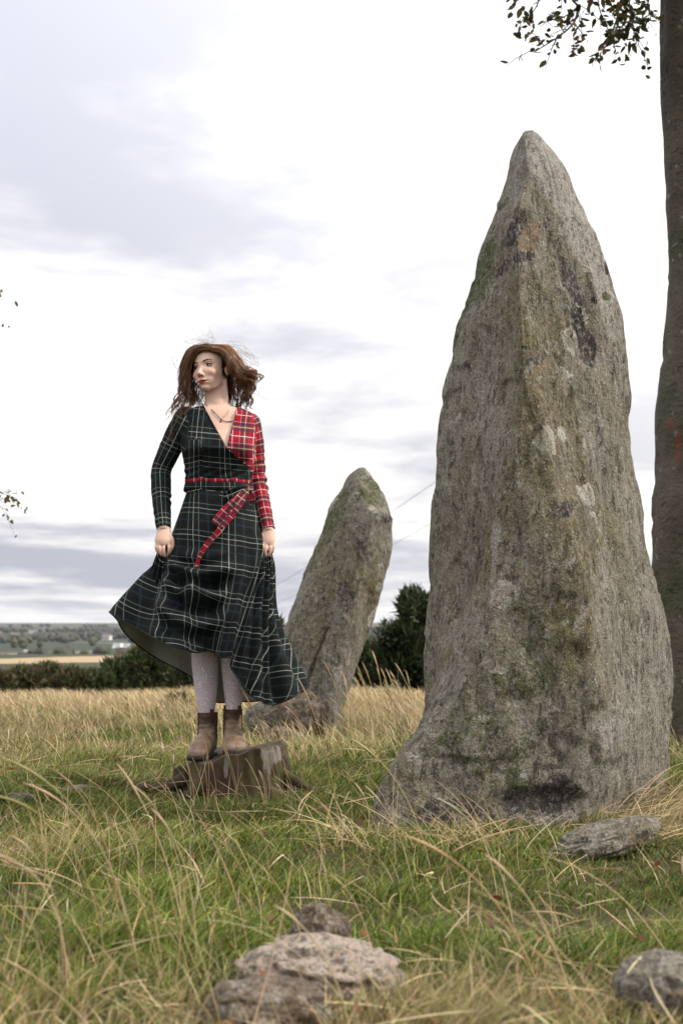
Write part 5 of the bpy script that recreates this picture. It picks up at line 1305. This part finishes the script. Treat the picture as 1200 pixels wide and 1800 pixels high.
def boot(px, py_top, az, zoff):
    c = Q(px, 1290, .012); x0, y0 = c[0], c[1]; f = np.array([math.sin(az), -math.cos(az), 0]); s = np.array([math.cos(az), math.sin(az), 0])
    zb = stump_top(x0) + zoff; ztop = Q(px, py_top, .012)[2]
    def L(a, b_, z): return np.array([x0, y0, zb]) + f * a + s * b_ + np.array([0, 0, z])
    ht = ztop - zb
    def sec(a, hw, z0, z1, n=28, e=2.5):
        t = np.arange(n) / n * 2 * math.pi; cc, ss = np.cos(t), np.sin(t)
        return np.array([L(a, hw * np.sign(u) * abs(u) ** (2 / e), (z0 + z1) / 2 + (z1 - z0) / 2 * np.sign(v) * abs(v) ** (2 / e)) for u, v in zip(cc, ss)])
    mb = MB()
    mb.loft([sec(-.064, .010, .03, .06), sec(-.058, .028, .022, .10), sec(-.03, .036, .016, .125), sec(.01, .037, .016, .115), sec(.05, .040, .014, .098), sec(.09, .045, .012, .078), sec(.13, .046, .012, .062), sec(.155, .040, .012, .054), sec(.17, .028, .014, .044), sec(.176, .010, .02, .036)])
    n = 14; shaft = []
    for i in range(n):
        z = np.interp(i, [0, n - 1], [.05, ht]); hw = np.interp(z, [.05, .10, .14, ht], [.038, .036, .0355, .0385]); hd = np.interp(z, [.05, .10, .14, ht], [.056, .048, .044, .046]); t = np.arange(32) / 32 * 2 * math.pi
        shaft.append(np.array([L(-.006 + hd * math.cos(k), hw * math.sin(k), z) for k in t]))
    mb.loft(shaft)
    me = remesh(mb, 'boot', .0035, 4, .5); V = coords(me); lo = (V - np.array([x0, y0, zb])); z = lo[:, 2]; a = lo @ f
    cre = .0022 * np.sin((a * 1.0 + z * .8) * 190) * np.exp(-((a - .055) / .03) ** 2) * (z > .05) + .0015 * np.sin(z * 260 + 3 * fbm(V * 30, 2, 2)) * np.exp(-((z - .115) / .03) ** 2)
    V = V + normals(me) * (cre + .0012 * fbm(V * 40, 2, 3))[:, None]; set_coords(me, V)
    add_attr(me, 'shaft', sstep(z, .08, .17)); o = link('boot', me, boot_m, woman)
    # sole
    A = np.array([(-.068, 0), (-.062, .024), (-.04, .035), (0, .036), (.04, .037), (.085, .046), (.13, .0485), (.158, .042), (.176, .028), (.183, 0)]); Pp = spline(np.vstack([A, A[-2:0:-1] * [1, -1], A[:1]]), 72)[:-1]
    mb = MB(); mb.loft([np.array([L(q[0] * k, q[1] * k, zz) for q in Pp]) for k, zz in ((.96, .0), (1.0, .004), (1.01, .014), (.99, .020), (.93, .021))]); link('sole', mb.mesh('sole'), sole_m, o)
    for sg in (-1, 1):
        t = np.linspace(0, 1, 12); mb = MB(); rr = []
        for k in t:
            zz = .075 + (ht - .003 - .075) * k; w_ = .010 + .012 * k
            rr.append(np.array([L(-.004 - w_, sg * (.0365 + .0012), zz), L(-.004 + w_, sg * (.0365 + .0012), zz), L(-.004 + w_, sg * .030, zz), L(-.004 - w_, sg * .030, zz)]))
        mb.loft(rr); link('gusset', mb.mesh('gusset'), gus_m, o)
    for ta in (2.35, -.75):                                  # webbing loops at the outer back and inner front of the shaft
        e = np.array([-.006 + .046 * math.cos(ta), -.038 * math.sin(ta)]); nrm = e / np.linalg.norm(e); tn = np.array([-nrm[1], nrm[0]])
        mb = MB(); rr = [np.array([L(*(e + nrm * (.002 + bow) + tn * q_ * .008), ht + zz) for q_ in (-1, 1)] + [L(*(e - nrm * (.002 - bow) + tn * q_ * .008), ht + zz) for q_ in (1, -1)]) for zz, bow in ((-.022, 0), (-.005, .001), (.010, .0), (.016, -.003))]
        mb.loft(rr); link('pull_tab', mb.mesh('pull_tab', False), tab_m, o)
    tt = np.linspace(0, 2 * math.pi, 40); mb = MB(); mb.tube([L(-.006 + .0455 * math.cos(k), .0385 * math.sin(k), ht - .001) for k in tt], .003, 6, cap=False); link('cuff', mb.mesh('cuff'), tab_m, o)
boot(364.5, 1253, -.16, .0); boot(409, 1247, .16, .002)

# necklaces and earring
def necklace(pts, r, c, name='necklace'):
    P = spline([front_of(x, y, .0035, bvh) for x, y in pts], 60); P = gsmooth(P, 2); mb = MB(); mb.tube(P, r, 6); return link(name, mb.mesh(name), c, woman), P
brown_c = plain_mat('brown_cord', (.05, .025, .02), .5); gold = plain_mat('gold_chain', (.42, .28, .14), .35, .5)
nk, P = necklace([(358, 705), (364, 713), (374, 722), (382, 730), (390, 738), (400, 741), (413, 740)], .0014, brown_c)
for k in (22, 38, 52): mb = MB(); mb.ball(P[k], .0028, 10, 8); link('bead', mb.mesh('bead'), brown_c, nk)
p0 = P[37]; mb = MB(); mb.tube([p0, p0 + [0, -.001, -.008]], .0012, 6); mb.ball(p0 + [0, -.002, -.012], (.0032, .0015, .0052), 10, 8); link('pendant', mb.mesh('pendant'), brown_c, nk)
necklace([(405, 712), (402, 722), (397, 730), (390, 734)], .0009, gold)
mb = MB(); mb.ball(H(.078, -.045, -.010), (.004, .008, .004), 10, 8, M=MH * HS); link('earring', mb.mesh('earring'), brown_c, woman)

# ------------------------------------------------------------------ hair
def hair():
    r = np.random.default_rng(5); mb = MB(); C = []
    groups = [  # guides, strands, curl amplitude, frizz, lightness
        ([[(373, 608, -.068), (354, 606, -.070), (337, 616, -.055), (328, 636, -.035), (324, 660, -.015), (329, 684, -.005), (322, 705, -.03), (306, 722, -.06)],
          [(374, 605, -.040), (352, 603, -.030), (329, 615, -.015), (319, 643, .0), (317, 670, .008), (324, 692, .005), (316, 712, -.02), (300, 738, -.05)],
          [(376, 603, .02), (352, 602, .03), (330, 616, .035), (320, 643, .045), (322, 675, .045), (335, 700, .045), (332, 718, .04)],
          [(374, 606, .01), (347, 618, .02), (334, 646, .03), (333, 678, .035), (343, 698, .045), (338, 714, .035)]], 620, .008, .004, .3),
        ([[(376, 608, -.068), (391, 610, -.080), (403, 622, -.084), (411, 638, -.076), (424, 650, -.060), (438, 653, -.045), (449, 658, -.035), (450, 668, -.03), (442, 671, -.03)],
          [(377, 604, -.045), (399, 606, -.060), (416, 622, -.065), (428, 640, -.055), (442, 652, -.035), (453, 664, -.015), (446, 680, .0)],
          [(379, 602, .0), (402, 606, -.01), (419, 627, -.01), (428, 652, .0), (437, 674, .0), (440, 694, .0), (430, 710, .0), (434, 724, .0)],
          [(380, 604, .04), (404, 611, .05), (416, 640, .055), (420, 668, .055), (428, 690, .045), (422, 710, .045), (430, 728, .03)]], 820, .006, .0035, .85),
        ([[(379, 606, .05), (404, 616, .06), (413, 645, .05), (412, 672, .045), (414, 698, .05), (420, 722, .04)],
          [(384, 610, .08), (398, 640, .09), (404, 680, .08), (410, 706, .075), (414, 728, .055)],
          [(376, 606, .09), (386, 640, .10), (392, 680, .09), (396, 705, .08), (398, 722, .07)],
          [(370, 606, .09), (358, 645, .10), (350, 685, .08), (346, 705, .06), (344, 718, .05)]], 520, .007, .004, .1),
        ([[(373, 608, -.072), (359, 606, -.074), (345, 611, -.066), (336, 629, -.050), (331, 650, -.034), (331, 674, -.02), (336, 694, -.01)],
          [(374, 610, -.068), (354, 608, -.066), (338, 618, -.055), (329, 638, -.035), (325, 660, -.015), (329, 682, -.005), (325, 700, -.01)]], 170, .004, .003, .8),
        ([[(375, 608, -.074), (387, 610, -.080), (397, 622, -.082), (401, 640, -.075), (406, 651, -.064), (416, 660, -.050), (428, 664, -.04), (440, 672, -.03)],
          [(376, 609, -.072), (392, 611, -.080), (404, 623, -.082), (412, 640, -.080), (424, 652, -.06), (438, 660, -.04), (450, 676, -.03)]], 210, .007, .0035, 1.0),
        ([[(356, 632, .06), (350, 660, .05), (350, 688, .04), (353, 706, .035), (352, 722, .03)],
          [(345, 632, .05), (339, 660, .035), (340, 688, .025), (342, 706, .01), (338, 722, -.02)],
          [(338, 640, .03), (331, 664, .015), (330, 690, .0), (330, 708, -.03), (322, 726, -.06)]], 260, .004, .003, .2),
        ([[(390, 609, -.078), (400, 620, -.084), (406, 636, -.080), (408, 648, -.070), (416, 660, -.05), (420, 676, -.03), (426, 694, -.02)],
          [(398, 612, -.070), (410, 628, -.078), (418, 644, -.066), (424, 660, -.04), (432, 676, -.02), (436, 692, -.01)]], 260, .010, .004, .6),
    ]
    for gl, n, curl, friz, light in groups:
        G_ = np.array([spline([Q(380 + (p[0] - 380) * .955, (p[1] + 2.5 + 3 * max(0, (615 - p[1]) / 12) - 650) * .965 + 650, p[2] * .97) for p in gd], 25) for gd in gl]); k = len(G_); tt = np.linspace(0, 1, 25)[:, None]
        ncl = max(8, n // 16)
        for cidx in range(ncl):                                # strands gather into waving locks
            t = r.uniform(0, k - 1 - 1e-6); i = int(t); f = t - i; P0 = G_[i] * (1 - f) + G_[i + 1] * f
            a0 = r.uniform(0, 6.28); fr = r.uniform(11, 19); am = 1.9 * curl * r.uniform(.6, 1.5); lk = r.beta(.8, 1.1); ml = r.uniform(.7, 1.0)
            P0 = P0 + r.normal(0, friz * 1.2, 3) * (.12 + tt) + am * tt ** 1.5 * np.c_[np.sin(tt * fr + a0), .9 * np.cos(tt * fr + a0), .7 * np.sin(tt * fr * .9 + a0 + 1)]
            for j in range(n // ncl):
                m_ = int(np.clip(25 * ml * r.uniform(.8, 1.08), 12, 25)); o3 = r.normal(0, 1, 3)
                sp = .0042 * (.7 + .3 * tt) + .0015
                P = (P0 + o3 * sp + .0022 * np.c_[np.sin(tt * 23 + o3[0] * 3), np.cos(tt * 19 + o3[1] * 3), np.sin(tt * 21 + o3[2] * 3)] * tt)[:m_]
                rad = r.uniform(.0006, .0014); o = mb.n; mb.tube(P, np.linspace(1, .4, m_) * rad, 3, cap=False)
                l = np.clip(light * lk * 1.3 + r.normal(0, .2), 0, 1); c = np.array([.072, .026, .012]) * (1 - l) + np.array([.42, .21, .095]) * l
                C.append(np.repeat([c], mb.n - o, 0))
    # explicit ringlets: right side, behind the neck, over the left shoulder
    for gd, rr_, turns, lt in (([(424, 648, -.045), (438, 656, -.04), (447, 668, -.035), (444, 684, -.03)], .010, 2.0, .8), ([(420, 655, -.03), (432, 670, -.03), (436, 690, -.02), (430, 708, -.01)], .009, 2.4, .6), ([(414, 660, -.02), (424, 682, -.01), (428, 704, 0), (424, 726, 0)], .008, 2.6, .3),
                              ([(430, 650, -.05), (446, 652, -.04), (455, 660, -.03), (450, 672, -.03)], .009, 1.6, .9), ([(408, 668, .02), (416, 692, .02), (420, 714, .01), (432, 730, .0)], .007, 2.5, .3), ([(436, 664, -.01), (442, 684, 0), (437, 704, 0), (440, 720, 0)], .008, 2.4, .5),
                              ([(326, 668, -.03), (322, 690, -.04), (312, 708, -.06), (303, 728, -.07)], .008, 2.2, .4), ([(330, 680, -.02), (330, 700, -.03), (320, 716, -.07), (312, 738, -.075)], .007, 2.0, .3), ([(322, 660, 0), (314, 684, -.01), (306, 706, -.04), (296, 722, -.06)], .008, 2.2, .6)):
        for lock in range(3):
            o_ = r.normal(0, .007, 3); ph0 = r.uniform(0, 6.28); lk = lt * r.uniform(.3, .9)
            for j in range(16):
                P = spline([Q(*p) for p in gd], 34) + o_; t_ = np.linspace(0, 1, 34)[:, None]; a_ = ph0 + t_ * turns * 6.28 + r.normal(0, .22)
                P = P + rr_ * r.uniform(.8, 1.2) * sstep(t_, 0, .35) * np.c_[np.cos(a_), np.sin(a_), .35 * np.sin(a_ + 1)] + r.normal(0, .0016, 3); m_ = int(r.uniform(26, 34.9))
                o = mb.n; mb.tube(P[:m_], np.linspace(.0010, .0004, m_), 3, cap=False); l = np.clip(lk + r.normal(0, .15), 0, 1)
                C.append(np.repeat([np.array([.072, .026, .012]) * (1 - l) + np.array([.42, .21, .095]) * l], mb.n - o, 0))
    # loose flyaways
    for st, en, n in (((330, 690, 0), (288, 735, -.05), 16), ((325, 710, -.02), (292, 765, -.05), 10), ((365, 606, -.03), (335, 606, -.05), 16), ((375, 602, 0), (350, 600, -.02), 12), ((420, 620, -.03), (446, 640, -.02), 14), ((440, 660, 0), (452, 690, 0), 8), ((400, 606, -.03), (436, 632, -.03), 12), ((318, 650, 0), (312, 628, 0), 6)):
        for j in range(n):
            A, E = Q(*st) + r.normal(0, .008, 3), Q(*en) + r.normal(0, .022, 3); mid = (A + E) / 2 + r.normal(0, .02, 3) + [0, 0, .012]
            P = spline([A, mid, E, E + (E - mid) * .25 + r.normal(0, .02, 3)], 16); o = mb.n; mb.tube(P, np.linspace(.00045, .00025, 16), 3, cap=False); C.append(np.repeat([np.array([.16, .085, .045])], mb.n - o, 0))
    # scalp cover under the strands
    th = np.linspace(.02, 2.35, 44); a = np.arange(80) / 80 * 2 * math.pi; o = mb.n
    U = np.stack([np.sin(th)[:, None] * np.cos(a), np.cos(th)[:, None] * np.ones(80), np.sin(th)[:, None] * np.sin(a)], -1)
    Pl = U * [.081, .086, .101] + [0, .029, -.018]; Fq = grid_faces(44, 80); mid = Pl.reshape(-1, 3)[Fq].mean(1)
    keep = (mid[:, 1] > .083 - .30 * np.abs(mid[:, 0])) | (mid[:, 2] < .018 - .5 * np.maximum(0, -mid[:, 1]))
    Vh = (Pl.reshape(-1, 3)); Vh = Vh * (1 + .02 * fbm(Vh * [60, 60, 60], 2, 6)[:, None])
    mb.add(Vh @ (MH * HS).T + HC, Fq[keep]); C.append(np.repeat([[.05, .024, .013]], len(Vh), 0))
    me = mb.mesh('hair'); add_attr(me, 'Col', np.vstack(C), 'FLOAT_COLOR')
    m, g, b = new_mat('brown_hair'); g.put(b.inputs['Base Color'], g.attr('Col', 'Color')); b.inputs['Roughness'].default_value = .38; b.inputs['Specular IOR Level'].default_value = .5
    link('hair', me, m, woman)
hair()
